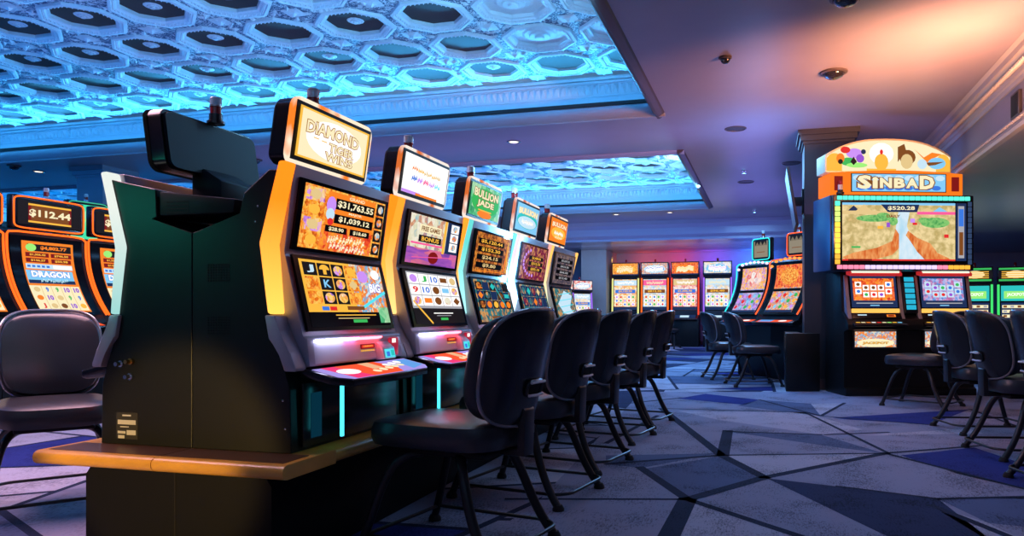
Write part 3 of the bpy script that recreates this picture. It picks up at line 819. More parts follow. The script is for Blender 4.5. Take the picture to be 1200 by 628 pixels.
    if side < 0:       # rear vent box that carries the topper neck
        mb = MB(); mb.prism([(-.19, Zz(1.40)), (.165, Zz(1.40)), (.168, Zz(1.50)), (-.20, Zz(1.455))],   .14, .435, SOFTBLACK, 'y', .006)
        vb = mb.build('vent_box', t)
        mb = MB()
        for k in range(4): mb.box((.02, .4345, Zz(1.408 + k * .014)), (.13, .4365, Zz(1.414 + k * .014)), VENT)
        mb.build('vent_slot', vb)
    return t

LB = [glow('bar light white', (.6, .62, 1.), 14.), glow('bar light pink', (1, .25, .6), 12.0), glow('bar light red', (1, .06, .08), 14.0)]
DKV = [glow('deck light lilac', (.45, .36, .95), .9), glow('deck light vermilion', (1, .10, .03), 1.), glow('deck light rose', (1, .05, .22), .95), glow('deck light blue', (.15, .42, .95), .9), glow('deck light peach', (1, .55, .30), .9)]
TUBE = glow('tube light cyan', (.06, .75, .95), 2.2); TUBE2 = glow('tube light dim blue', (.002, .035, .065), .7)

def reels(a, u0, v0, u1, v1, cols, rows, cell, syms, gap=.006):
    """grid of reel cells; syms[row][col] = (kind, material[, text])"""
    w, h = (u1 - u0) / cols, (v1 - v0) / rows
    for r in range(rows):
        for c in range(cols):
            x, y = u0 + c * w, v1 - (r + 1) * h
            m = cell(r, c)
            if m: a.rect(x + gap, y + gap * 1.6, x + w - gap, y + h - gap * 1.6, m)
    a.up()
    for r in range(rows):
        for c in range(cols):
            s = syms[r][c] if r < len(syms) and c < len(syms[r]) else None
            if not s: continue
            x, y = u0 + (c + .5) * w, v1 - (r + .5) * h
            if s[0] == 't': a.text(s[2], x, y, w * .5 * min(1.4, len(s[2])), h * .56, s[1], .03, s[3] if len(s) > 3 else None)
            elif s[0] == 'o': a.disc(x, y, w * .34, h * .36, s[1])
            elif s[0] == 'd': a.poly([(x, y + h * .38), (x + w * .36, y), (x, y - h * .38), (x - w * .36, y)], s[1])
            elif s[0] == 'm': a.disc(x, y, w * .36, h * .36, s[1], a0=0, a1=PI); a.rect(x - w * .12, y - h * .34, x + w * .12, y + h * .02, s[1])
            elif s[0] == 'b': a.rect(x - w * .36, y - h * .2, x + w * .36, y + h * .24, s[1])
    a.up()
    return a
def script(a, u, v, w, h, m, seed, m2=None):
    """an illegible flowing line of lettering"""
    R = random.Random(seed); x = u - w / 2
    while x < u + w / 2:
        dw = R.uniform(.02, .05); y = v + R.uniform(-.25, .25) * h
        a.line((x, y - h * .5), (x + dw * .5, y + h * .5), h * .10, m, 1.6); a.line((x + dw * .3, y + h * .3), (x + dw, y - h * .3), h * .09, m2 or m, 1.6)
        a.disc(x + dw * .4, y, dw * .4, h * .22, m, 8); x += dw
    return a

# ---- machine 1: gold
u1 = Art().rect(0, 0, 1, 1, FX['gold']).up().rect(.26, .40, .86, .97, C('orange')).rect(.22, 0, .86, .40, FX['fire'])
u1.up()
for k in range(4):
    u1.rect(.02, .04 + k * .24, .22, .25 + k * .24, FX['jewel' if k % 2 else 'gold']).rect(.88, .04 + k * .24, .99, .25 + k * .24, C('dark'))
u1.up()
for k in range(4): u1.disc(.12, .145 + k * .24, .06, .08, C('gold' if k % 2 == 0 else 'sand')).disc(.935, .145 + k * .24, .035, .07, FX['mixed'])
u1.rect(.35, .70, .85, .88, C('black')).rect(.35, .47, .85, .62, C('black')).rect(.26, .31, .52, .42, C('black')).rect(.56, .31, .82, .42, C('black'))
u1.disc(.30, .75, .055, .14, C('violet')).disc(.30, .60, .05, .10, C('pale')).disc(.31, .48, .035, .06, C('red'))
u1.up().text('$31,763.55', .60, .79, .46, .13, C('cream'), .03).text('$1,039.12', .60, .545, .40, .105, C('cream'), .03).text('$28.90', .39, .365, .18, .07, C('cream'), .03).text('$18.60', .69, .365, .18, .07, C('cream'), .03)
u1.text('GRAND', .60, .925, .20, .055, C('cream'), .02).text('MAJOR', .60, .665, .17, .05, C('cream'), .02)
script(u1, .54, .21, .46, .11, C('cream'), 4, C('gold')); script(u1, .54, .08, .42, .11, C('cream'), 5, C('pink'))
l1 = Art().rect(0, 0, 1, 1, C('black')).rect(0, .22, 1, 1, C('gold')).up().rect(.58, .22, 1, 1, FX['mixed']).rect(.86, .04, 1, .30, FX['green']).up()
W = ('o', FX['jewel'])
reels(l1, .02, .33, .66, .97, 4, 3, lambda r, c: FX['gold'] if (c == 0 and r > 0) else C('dark') if c < 3 else FX['gold'],
      [[('t', C('pale'), 'J'), ('m', C('gold')), W, ('o', C('gold'))], [None, ('t', C('sky'), 'K'), W, ('d', C('sand'))], [None, W, W, None]])
l1.line((.62, .27), (1.0, .56), .025, C('cyan'), 2.).line((.72, .48), (.98, .78), .02, C('pale'), 2.).up().text('BIG', .86, .62, .16, .15, C('white'), .04, C('blue')).disc(.72, .80, .07, .10, C('violet')).disc(.90, .85, .06, .08, C('white'))
l1.rect(.14, .24, .22, .30, C('blue')).rect(.23, .24, .31, .30, C('red')).rect(.44, .25, .66, .31, C('brown')).line((.28, .17), (.8, .17), .008, C('gold')).line((.3, .12), (.7, .12), .006, C('sand')).rect(.48, .05, .66, .10, C('green'))
HONEY = glow('light honey brown', (.42, .15, .01), 1.)
T1 = Art().rect(0, 0, 1, 1, C('gold')).up().rect(.03, .04, .97, .96, C('cream')).up().disc(.5, .5, .40, .40, C('white'), 24).up()
T1.text('DIAMOND', .47, .68, .74, .24, C('cream'), .02, HONEY, .03).text('TIGER', .60, .39, .36, .17, C('cream'), .02, HONEY).text('WINS', .58, .19, .40, .17, C('cream'), .02, HONEY).rect(.20, .46, .27, .48, C('gold')).rect(.31, .45, .38, .47, C('gold'))
# ---- machine 2: harbour
u2 = Art().rect(0, 0, 1, 1, FX['harbour']).rect(0, 0, 1, .33, FX['dusk']).up().rect(.72, .3, 1, 1, C('navy')).rect(.66, .28, .71, 1, C('gold')).up()
for k in range(3): u2.rect(.80, .36 + k * .21, .97, .55 + k * .21, C('white'))
u2.rect(.18, .66, .60, .82, C('cream')).rect(.18, .46, .62, .60, C('dark')).rect(.05, .40, .66, .44, C('pink')).up()
u2.text('FREE GAMES', .39, .74, .36, .10, C('brown'), .03).text('BONUS', .40, .53, .34, .09, C('gold'), .03)
for k in range(3): u2.disc(.885, .455 + k * .21, .05, .07, FX['mixed'])
u2.disc(.5, .16, .10, .13, C('darkred')).line((.1, .12), (.9, .22), .008, C('pink'))
l2 = Art().rect(0, 0, 1, 1, C('dark')).rect(0, .30, 1, 1, C('grey')).up()
reels(l2, .01, .34, .99, .98, 5, 3, lambda r, c: C('white'),
      [[('o', C('violet')), ('t', C('green'), 'J'), ('t', C('blue'), '10'), ('b', C('brown')), ('o', C('sand'))],
       [('t', C('red'), '9'), ('t', C('blue'), '10'), ('o', C('brown')), ('b', C('sky')), ('o', FX['jewel'])],
       [('o', FX['jewel']), ('b', C('orange')), ('o', C('brown')), ('o', FX['harbour']), ('d', C('brown'))]])
l2.line((.02, .44), (.30, -.0), .022, C('gold'), 2.).up().line((.35, .20), (.75, .20), .010, C('white')).rect(.47, .06, .62, .11, C('green')).line((.4, .15), (.7, .15), .006, C('grey'))
T2 = Art().rect(0, 0, 1, 1, C('white')).up().rect(0, 0, .4, .08, C('violet')).rect(.3, 0, .8, .06, C('orange')).up()
for k, m in enumerate(('orange', 'gold', 'sand', 'gold', 'sand')):
    script(T2, .22 + k * .13, .66 - k * .01, .10, .10, C(m), 20 + k)
for k, m in enumerate(('blue', 'violet', 'pink', 'violet', 'cyan')):
    script(T2, .22 + k * .13, .42 - k * .01, .10, .12, C(m), 30 + k)
# ---- machine 3: jade
u3 = Art().rect(0, 0, 1, 1, FX['ember']).up()
for k in range(4): u3.rect(.06, .12 + k * .20, .80, .26 + k * .20, C('black'))
u3.up()
for k, s in enumerate(('$9.80', '$24.15', '$152.30', '$5,120.44')): u3.text(s, .43, .19 + k * .20, .38 + .08 * k, .10, C('sand' if k < 2 else 'gold'), .03)
u3.line((.06, .04), (.9, .06), .01, C('orange')).line((.86, .1), (.93, .8), .02, C('orange')).line((.95, .06), (.92, .92), .014, C('gold'))
l3 = Art().rect(0, 0, 1, 1, FX['sea']).up()
reels(l3, .02, .30, .98, .96, 5, 3, lambda r, c: C('navy') if (r + c) % 2 else C('dark'), [[('o', FX['ember']), None, ('d', C('teal')), ('o', FX['sea']), None], [('d', C('orange')), ('o', FX['sea']), None, ('o', C('brown')), ('b', C('teal'))], [('o', FX['ember']), ('o', C('orange')), ('o', C('gold')), ('o', C('orange')), ('o', C('orange'))]])
l3.line((.55, .9), (.80, .35), .014, C('teal'), 2.).line((.05, .80), (.2, .80), .012, C('orange')).rect(.3, .08, .7, .13, C('brown'))
T3 = Art().rect(0, 0, 1, 1, FX['green']).up().disc(.5, .5, .46, .42, C('green'), 24).up().disc(.5, .10, .24, .12, C('orange')).text('BULLION', .5, .72, .80, .26, C('cream'), .04, C('brown'), -.03).text('JADE', .5, .42, .56, .24, C('cream'), .04, C('brown'))
T3.rect(.28, .20, .72, .24, C('gold'))
# ---- machine 4: plum with purple bulbs
u4 = Art().rect(0, 0, 1, 1, FX['plum']).up()
for k in range(11):
    a = .5 + k * .26
    u4.disc(.50 - .40 * math.sin(a), .52 + .40 * math.cos(a * 1.02), .030, .05, C('violet'), 10)
for k in range(3): u4.rect(.28, .26 + k * .17, .86, .38 + k * .17, C('dark'))
u4.up()
for k, s in enumerate(('$50.10', '$312.75', '$2,480.06')): u4.text(s, .57, .32 + k * .17, .36, .09, C('gold'), .03)
l4 = Art().rect(0, 0, 1, 1, FX['sea']).up()
reels(l4, .02, .38, .98, .97, 5, 2, lambda r, c: C('navy'), [[('o', FX['sea']), ('d', C('teal')), ('o', FX['plum']), ('d', C('sand')), ('o', FX['sea'])], [('o', FX['plum']), ('o', FX['sea']), ('d', C('orange')), ('o', FX['plum']), None]])
for k in range(7): l4.disc(.12 + k * .125, .24, .035, .05, C('violet'), 10)
T4 = Art().rect(0, 0, 1, 1, C('sky')).up().disc(.5, .42, .47, .30, C('teal'), 20).up().disc(.5, .36, .42, .22, C('pale'), 20).up().text('BULLION', .5, .76, .86, .22, C('cream'), .05, C('sand'), .03)
script(T4, .5, .36, .5, .14, C('white'), 8, C('sand'))
# ---- machine 5: dark
u5 = Art().rect(0, 0, 1, 1, FX['night']).up()
for k in range(4): u5.rect(.1, .14 + k * .2, .9, .27 + k * .2, C('black'))
u5.up()
for k, s in enumerate(('$12.40', '$66.05', '$410.90', '$3,207.51')): u5.text(s, .5, .20 + k * .2, .44, .08, C('grey'), .03)
l5 = Art().rect(0, 0, 1, 1, FX['sea']).up().poly([(.1, .5), (.55, .95), (.95, .8), (.7, .4), (.9, .1), (.3, .2)], C('pale')).up()
for k in range(4): l5.line((.2, .2 + .2 * k), (.9, .3 + .2 * k), .012, C('cyan'))
T5 = Art().rect(0, 0, 1, 1, C('orange')).up().disc(.5, .40, .42, .26, C('gold'), 20).up().text('BULLION', .5, .76, .84, .20, C('cream'), .05, C('red'), .03)
script(T5, .5, .40, .5, .14, C('white'), 9, C('cream')); script(T5, .5, .22, .4, .10, C('cream'), 10)

def strip(n, c, e, c2=None):
    m = glow('edge light ' + n, c, e)
    if c2:       # the tube fades from one colour at its top to another at its foot
        nt = m.node_tree; b = nt.nodes['Principled BSDF']; tc = nt.nodes.new('ShaderNodeTexCoord'); sx = nt.nodes.new('ShaderNodeSeparateXYZ')
        mr = nt.nodes.new('ShaderNodeMapRange'); mr.inputs['From Min'].default_value = .54; mr.inputs['From Max'].default_value = 1.14
        rp = nt.nodes.new('ShaderNodeValToRGB'); rp.color_ramp.elements[0].color = (*c2, 1); rp.color_ramp.elements[1].color = (*c, 1)
        rp.color_ramp.elements[1].position = .75
        L = nt.links.new
        L(tc.outputs['Object'], sx.inputs[0]); L(sx.outputs['Z'], mr.inputs['Value']); L(mr.outputs[0], rp.inputs['Fac']); L(rp.outputs['Color'], b.inputs['Emission Color'])
    return [m]
def RIM(n, c, e=1.2, c2=None):
    m = glow('topper rim ' + n, c, e)
    if c2 and not m.get('done'):
        m['done'] = 1
        nt = m.node_tree; b = nt.nodes['Principled BSDF']; tc = nt.nodes.new('ShaderNodeTexCoord'); nz = nt.nodes.new('ShaderNodeTexNoise'); nz.inputs['Scale'].default_value = 5.5
        rp = nt.nodes.new('ShaderNodeValToRGB'); rp.color_ramp.elements[0].color = (*c2, 1); rp.color_ramp.elements[0].position = .36; rp.color_ramp.elements[1].color = (*c, 1); rp.color_ramp.elements[1].position = .47
        L = nt.links.new
        L(tc.outputs['Object'], nz.inputs['Vector']); L(nz.outputs['Fac'], rp.inputs['Fac']); L(rp.outputs['Color'], b.inputs['Emission Color'])
    return m
near = [
    ('gold and orange slot machine at the near end, screen reading $31,763.55', strip('amber', (1, .20, .008), 1.7, (1, .50, .08)), u1, l1, T1, RIM('warm', (1, .80, .60), 1.1, (1, .22, .02))),
    ('slot machine with a harbour picture over white reels, second in the near row', strip('honey', (1, .26, .02), 1.7, (1, .55, .18)), u2, l2, T2, RIM('pearl', (1, .85, .75), 1.0, (.75, .16, .03))),
    ('slot machine under the green topper reading JADE, teal lights down its sides', strip('aqua', (.12, .62, .58), 1.3, (.45, .95, .95)), u3, l3, T3, RIM('pearl', (1, .85, .75), 1.0, (.75, .16, .03))),
    ('slot machine with a ring of purple bulbs on screen, under a pale blue topper', strip('blush', (.95, .38, .32), 1.3, (.85, .85, .85)), u4, l4, T4, RIM('pearl', (1, .85, .75), 1.0, (.75, .16, .03))),
    ('slot machine with a dark screen under a small orange topper, last in the near row', strip('butter', (1, .5, .12), 1.4, (.6, .9, .7)), u5, l5, T5, RIM('pearl', (1, .85, .75), 1.0, (.75, .16, .03))),
]
for k, (lb, sp, au, al, at, rm) in enumerate(near): slot_machine(lb, YC0 + k * PITCH, 1, sp, au, al, at, rm)
rear = slot_machine('slot machine facing away, the back of its black topper showing, white-lit far edge', YC0, -1, strip('frost', (.75, .80, .74), 1.15, (.30, .62, .60)), u5, l5, T5, RIM('dark', (.02, .02, .02), 0.1))
# fittings on the end panel of the rear machine: valves and rating labels
for x, z in ((.35, .79), (.30, .80), (.302, .738)):
    mb = MB(); c = Vector((x, MW, z - .4545))
    mb.tube([c, c + Vector((0, .012, 0))], .014, BRASS if z > .795 else CHROME, 12); mb.tube([c + Vector((0, .012, 0)), c + Vector((0, .035, 0))], .009, BRASS if z > .795 else CHROME, 12)
    mb.build('lock_barrel', rear)
mb = MB()
mb.box((.27, MW, .478 - .4545), (.38, MW + .001, .588 - .4545), mat('black label', (.02, .02, .02), .6))
pm = plane_map((.38, MW + .0015, .478 - .4545), (-.11, 0, 0), (0, 0, .11))
Art().rect(.08, .55, .92, .72, LABELW).rect(.1, .02, .4, .14, LABELW).rect(.5, .16, .92, .34, LABELW).rect(.08, .2, .45, .3, LABELW).rect(.3, .86, .7, .92, LABELW).rect(.2, .44, .6, .48, LABELW).lay(mb, pm)
mb.build('rating_label', rear)
# =================================================================== CURVED MACHINES
def curve_pts(n=14):
    """concave front, local (x, z), bottom to top"""
    out = []
    for k in range(n + 1):
        t = k / n; a = math.radians(62) * (1 - t) ** 1.35
        out.append((.30 + .30 * (1 - t) ** 2.2 + .02 * t, .98 + .78 * t))
    return out
def curved_machine(label, loc, rz, group, edge, art, art_top, rim, bulbs=None, tilt=.05, top_h=.34, top_w=.80, top_y=0.):
    t = thing('curved_slot_machine', label, 'slot machine', loc, rz, group)
    W = .44; cp_ = curve_pts()
    mb = MB()
    body = [(-.22, .0), (.30, .0), (.30, .80), (.56, .86), (.60, .90)] + [(x - .03, z) for x, z in cp_[1:]] + [(.24, 1.80), (-.10, 1.80), (-.22, 1.6)]
    mb.prism(body, -W, W, BLACK, 'y', .004); mb.build('cabinet', t, angle=25)
    mb = MB()
    vs = []
    for x, z in cp_: vs += [(x, -W + .05, z), (x, W - .05, z)]
    m = len(cp_)
    vs2 = [(x - .02, y, z) for x, y, z in vs]
    mb.add(vs + vs2, [(2 * i, 2 * i + 1, 2 * i + 3, 2 * i + 2) for i in range(m - 1)] + [(2 * m + 2 * i + 2, 2 * m + 2 * i + 3, 2 * m + 2 * i + 1, 2 * m + 2 * i) for i in range(m - 1)], GLASSB)
    def mp(u, v, d):
        f = .04 + v * .90; i = min(m - 2, int(f * (m - 1))); k = f * (m - 1) - i
        x = cp_[i][0] + (cp_[i + 1][0] - cp_[i][0]) * k; z = cp_[i][1] + (cp_[i + 1][1] - cp_[i][1]) * k
        return Vector((x + .004 + d * 2.5, (-W + .16) + u * (2 * W - .32), z))
    art.lay(mb, mp, .0008, sub=12); mb.build('curved_screen', t)
    for s in (-1, 1):
        mb = MB()
        pts = [(x + .012, s * (W - .012), z) for x, z in cp_]
        if s: pts += [(.315, s * (W - .04), 1.79), (.315, s * (W - .14), 1.80)]
        pts += [(.315, 0, 1.80)]
        mb.tube(pts, .011, edge, 8); mb.build('edge_light', t)
    if bulbs:
        for k in range(9):
            mb = MB(); a = k / 8
            y = (a - .5) * 2 * (W - .06); z = 1.755 + .05 * math.cos((a - .5) * PI)
            if k in (0, 8): z -= .05
            mb.lathe([(.005, -.02), (.022, -.012), (.026, 0), (.018, .016), (.004, .022)], bulbs, (.335, y, z), 10); mb.build('bulb', t)
    mb = MB(); mb.prism([(.30, .80), (.60, .80), (.70, .845), (.70, .865), (.58, .905), (.30, .90)], -W + .02, W - .02, BLACKG, 'y', .006)
    dk = mb.build('button_deck', t)
    mb = MB(); Art().rect(0, 0, 1, 1, DKV[1]).up().rect(.05, .1, .45, .9, DKV[3]).disc(.75, .5, .12, .3, C('white')).lay(mb, plane_map((.695, -.34, .869), (0, .68, 0), (-.11, 0, .033)))
    mb.build('deck_buttons', dk)
    # topper
    u = .20; H = top_h; w = top_w / 2; ty = top_y
    mb = MB(); mb.box((u - .09, ty - w, 1.84), (u, ty + w, 1.84 + H), BLACKG, .02, 3); tp = mb.build('topper', t)
    mb = MB(); mb.tube([(u + .004, ty + y, 1.84 + z) for y, z in [(a, b + H / 2) for a, b in rrect(w - .012, H / 2 - .012, 9, 48)]], .008, rim, 8, closed=True); mb.build('topper_rim', tp)
    mb = MB(); mb.box((u - .002, ty - w + .04, 1.88), (u + .002, ty + w - .04, 1.80 + H), GLASSB); art_top.lay(mb, plane_map((u + .0025, ty - w + .05, 1.89), (0, 2 * w - .1, 0), (0, 0, H - .10))); mb.build('topper_screen', tp)
    mb = MB(); mb.box((u - .12, -.09, 1.79), (u - .01, .09, 1.86), SOFTBLACK, .006); mb.build('topper_neck', t)
    mb = MB(); mb.lathe([(.035, 0), (.03, .03)], CHROME, (u - .05, ty, 1.838 + H), 16); can = mb.build('signal_candle', t)
    mb = MB(); mb.lathe([(.026, .03), (.026, .075)], REDLENS, (u - .05, ty, 1.838 + H), 16); mb.build('red_lens', can)
    mb = MB(); mb.lathe([(.027, .075), (.027, .11), (.02, .118)], CLEARLENS, (u - .05, ty, 1.838 + H), 16); mb.build('clear_lens', can)
    return t

def dragon_art(seed, amount):
    a = Art().rect(0, 0, 1, 1, C('orange')).up()
    a.rect(.10, .86, .95, .96, C('dark')).disc(.17, .91, .10, .055, C('lime')).rect(.06, .78, .50, .84, C('darkred')).rect(.54, .78, .95, .84, C('darkred')).rect(.06, .70, .48, .76, C('darkred')).rect(.54, .70, .93, .76, C('darkred'))
    a.rect(.04, .61, .94, .68, C('pale')).rect(.02, .40, .92, .59, C('sky')).rect(.0, .02, .97, .37, C('cream'))
    a.up().text(amount, .60, .91, .52, .06, C('orange'), .05).text('$1,306.43', .28, .81, .30, .035, C('gold'), .04).text('$746.50', .74, .81, .28, .035, C('gold'), .04).text('$146.37', .28, .73, .28, .035, C('gold'), .04).text('$50.98', .73, .73, .26, .035, C('gold'), .04)
    for k in range(5): a.rect(.06 + k * .09, .63, .12 + k * .09, .66, C('blue'))
    a.rect(.55, .62, .92, .67, C('white')).rect(.02, .40, .92, .45, C('navy'))
    a.text('DRAGON', .47, .535, .74, .09, C('white'), .05, C('blue'))
    script(a, .5, .445, .5, .05, C('pale'), seed, C('cyan'))
    for k in range(1, 5): a.rect(.19 * k, .02, .19 * k + .012, .37, C('sand'))
    a.up()
    rows = [['', '9', '9', '10', '10'], ['', '10', '', '9', '9'], ['J', '', '', '10', '']]
    cl = [['sand', 'blue', 'green', 'purple', 'purple'], ['orange', 'purple', 'sand', 'green', 'blue'], ['red', 'sand', 'brown', 'purple', 'gold']]
    for r in range(3):
        for c in range(5):
            x, y = .10 + c * .19, .315 - r * .115
            if rows[r][c]: a.text(rows[r][c], x, y, .055 * len(rows[r][c]), .07, C(cl[r][c]), .05)
            else: a.disc(x, y, .06, .035, C(cl[r][c]))
    return a
def amount_top(txt):
    a = Art().rect(0, 0, 1, 1, C('dark')).rect(.16, .12, .84, .88, C('darkred')).rect(.16, .82, .84, .9, C('gold')).rect(.16, .10, .84, .18, C('gold')).rect(.2, .2, .8, .8, C('brown'))
    a.up().text(txt, .50, .50, .66, .34, C('cream'), .04)
    return a
EO = glow('edge tube orange', (1, .12, .01), 1.8); ET = glow('edge tube teal', (.03, .75, .75), 1.5); ERD = glow('edge tube red orange', (1, .10, .02), 1.8)
GD = 'curved machines on the far left'
for y, lb, tp, am in ((4.99, 'curved slot machine cut off by the left edge of the photo', '$98.10', '$3,377.02'), (5.88, 'curved slot machine on the left under the topper reading $112.44', '$112.44', '$4,802.77'), (6.77, 'curved slot machine on the left, half hidden behind the white-edged cabinet', '$140.05', '$2,918.60')):
    curved_machine(lb, (-7.38, y, FZ), 0., GD, EO, dragon_art(int(y * 10), am), amount_top(tp), EO, top_y=.13)
# tall machine with a green sign further back
def green_sign():
    a = Art().rect(0, 0, 1, 1, glow('sign green', (.06, .75, .40), 1.05)).up().poly([(.55, 0), (.75, 0), (1, .45), (1, .7)], C('lime')).poly([(.1, .55), (.5, .95), (.7, .95), (.2, .4)], glow('sign mint', (.25, .85, .55), 1.)).text('WIN', .4, .62, .5, .16, C('lime'), .03)
    return a
curved_machine('machine with a tall bright green topper behind the left curved machines', (-9.75, 8.62, FZ), math.radians(-8), None, EO, dragon_art(3, '$1,209.55'), green_sign(), glow('rim green', (.05, .5, .3), 1.), top_h=.78, top_w=.62)

def lattice_art(hue):
    a = Art().rect(0, 0, 1, 1, FX['mixed' if hue == 'r' else 'bluecards']).up()
    a.rect(0, .44, 1, .50, C('black')).rect(0, .52, 1, 1, FX['fire' if hue == 'r' else 'jewel'])
    a.up().disc(.5, .76, .32, .18, FX['gold' if hue == 'r' else 'rosy']).rect(.0, .0, 1, .05, C('navy'))
    a.up()
    for c in range(5):
        for r in range(3): a.disc(.1 + c * .2, .12 + r * .12, .06, .04, C(('red', 'gold', 'sky', 'violet', 'green')[(c * 2 + r * 3) % 5]))
    return a
dark_top = lambda: Art().rect(0, 0, 1, 1, glow('drab topper artwork', (.32, .27, .19), .9)).up().rect(.08, .72, .92, 1, C('dark')).up().poly([(.1, .72), (.25, .95), (.38, .74), (.5, .98), (.62, .74), (.78, .95), (.9, .72)], glow('topper crown art', (.22, .18, .12), .9)).rect(.2, .3, .8, .34, C('brown'))  # drab artwork carries a weak emission of its own
curved_machine('curved machine with teal edges and a hood of white bulbs, right of the far wall', (.04, 12.42, FZ), math.radians(222), 'pair of curved machines in the middle', ET, lattice_art('b'), dark_top(), ET, bulbs=glow('bulb violet', (.8, .6, 1), 1.6), top_h=.36, top_w=.42)
curved_machine('curved machine with red-orange edges, between the bulb-hooded machine and the big map-screen machine', (.56, 11.64, FZ), math.radians(222), 'pair of curved machines in the middle', ERD, lattice_art('r'), dark_top(), ERD, bulbs=glow('bulb amber', (1, .3, .05), 1.6), top_h=.36, top_w=.42)

# =================================================================== BIG MAP-SCREEN MACHINE
t = thing('giant_slot_machine', 'giant two-seat slot machine with an orange arched sign and a wide canyon map screen', 'slot machine', (1.49, 9.69, FZ), math.radians(18.5))
# local: x to the right, y away from the viewer, z up
def bm_box(n, a, b, m, bev=.01, p=t):
    mb = MB(); mb.box(a, b, m, bev); return mb.build(n, p)
mb = MB()
mb.prism([(.0, 0), (.60, 0), (.60, 1.50), (.16, 1.50), (.12, 1.02), (-.02, .92), (-.06, .86), (-.06, .80), (.06, .78), (.06, .10), (.0, .08)], -.62, 1.0, BLACK, 'x', .006); mb.build('cabinet', t, angle=25)
bm_box('sign_housing', (-.86, -.10, 1.50), (.88, .42, 2.40), mat('blue black housing', (.03, .06, .12), .35), .02)
bm_box('bezel', (-.845, -.16, 1.505), (.865, -.095, 2.395), BLACKG, .012)
# map artwork
mp = Art().rect(0, 0, 1, 1, FX['terrain']).up()
mp.poly([(.50, .90), (.60, .90), (.57, .6), (.62, .35), (.78, 0), (.50, 0), (.50, .3), (.47, .55)], FX['water'])
mp.rect(0, .80, .42, .86, C('sand')).rect(.66, .80, 1, .85, C('pink')).poly([(.0, .96), (1, .96), (1, 1), (0, 1)], C('sky'))
mp.up().poly([(.0, .06), (.10, .14), (.30, .22), (.44, .34), (.47, .55), (.50, .46), (.50, .22), (.44, .10), (.28, .02), (.05, .0)], FX['rock'])
mp.poly([(.58, .52), (.66, .40), (.78, .30), (.84, .14), (.94, .05), (.97, .0), (.74, 0), (.66, .16), (.60, .34), (.56, .44)], FX['rock']).poly([(.0, .0), (1, 0), (1, .028), (0, .028)], C('red'))
mp.up().disc(.28, .73, .16, .06, FX['bush']).disc(.36, .78, .06, .05, FX['bush']).disc(.82, .66, .13, .09, FX['bush']).disc(.72, .70, .05, .05, FX['bush']).disc(.45, .68, .04, .07, FX['bush'])
mp.poly([(.05, .86), (.10, .95), (.15, .86)], C('navy')).poly([(.12, .86), (.19, .97), (.26, .86)], C('sand')).poly([(.80, .85), (.86, .93), (.93, .85)], C('sky')).poly([(.70, .86), (.75, .92), (.80, .86)], C('sand'))
mp.rect(.31, .55, .36, .60, C('gold')).rect(.39, .58, .42, .66, C('purple')).rect(.60, .66, .64, .73, C('violet')).rect(.62, .62, .66, .66, C('red')).rect(.90, .40, .94, .46, C('red')).rect(.08, .22, .16, .25, C('green'))
mp.up().poly([(.34, .97), (.68, .97), (.66, .84), (.40, .84)], C('navy')).poly([(.05, .0), (.26, 0), (.26, .03), (.05, .03)], C('darkred')).up().text('$520.28', .52, .905, .24, .075, C('cream'), .03).text('DAILY', .45, .77, .12, .045, C('brown'), .04)
mb = MB(); mb.box((-.755, -.168, 1.60), (.775, -.159, 2.315), GLASSB)
mp.lay(mb, plane_map((-.74, -.169, 1.615), (1.37, 0, 0), (0, 0, .685))); 
Art().rect(0, 0, 1, 1, C('navy')).up().rect(.2, .05, .8, .95, C('grey')).up().rect(.3, .1, .7, .5, C('brown')).rect(.25, .6, .75, .9, C('blue')).lay(mb, plane_map((.64, -.1695, 1.615), (.125, 0, 0), (0, 0, .685)))
mb.build('map_screen', t)
# running lights round the screen
LT = [glow('running light teal', (.10, .85, .65), 1.3), glow('running light lime', (.65, .9, .2), 1.3), glow('running light yellow', (1, .75, .08), 1.3), glow('running light amber', (1, .45, .05), 1.3), glow('running light lilac', (.75, .6, 1), 1.3), glow('running light pink', (1, .25, .4), 1.3), glow('running light dim', (.03, .06, .14), 1.)]
for k in range(24):
    x = -.80 + k * .0675
    for z, m in ((2.332, LT[0]), (1.517, LT[4] if 4 < k < 18 else LT[5] if k < 20 else LT[3])):
        mb = MB(); mb.box((x, -.176, z), (x + .060, -.158, z + .048), m, .006); mb.build('running_light', t)
for k in range(12):
    z = 1.575 + k * .0625
    mb = MB(); mb.box((-.825, -.176, z), (-.765, -.158, z + .056), LT[3] if k < 2 else LT[2] if k < 8 else LT[1] if k < 11 else LT[0], .006); mb.build('running_light', t)
    mb = MB(); mb.box((.79, -.172, z), (.835, -.158, z + .056), LT[6], .006); mb.build('running_light', t)
# orange marquee
OR = glow('marquee orange', (1, .20, .012), 1.05)
mb = MB()
K = 12
low = [(-.86 + 1.62 * k / K, 2.40 + .0 * k) for k in range(K + 1)]
up = [(-.86 + 1.62 * k / K, 2.66 + .035 * math.sin(PI * k / K)) for k in range(K + 1)]
mb.prism(low + up[::-1], -.11, .25, OR, 'y', .008); mq = mb.build('marquee', t)
bm_box('candle_niche', (-.81, -.118, 2.45), (-.71, -.108, 2.62), C('darkred'), .002, mq); bm_box('candle_niche', (.62, -.118, 2.45), (.71, -.108, 2.62), C('darkred'), .002, mq)
mb = MB(); mb.box((-.61, -.120, 2.435), (.55, -.109, 2.655), BLACKG)
nm = Art().rect(0, 0, 1, 1, C('sky')).up()
for k in range(9): nm.disc(.06 + k * .11, .78, .05, .16, C('pale')).disc(.1 + k * .1, .2, .05, .14, C('blue'))
nm.up()
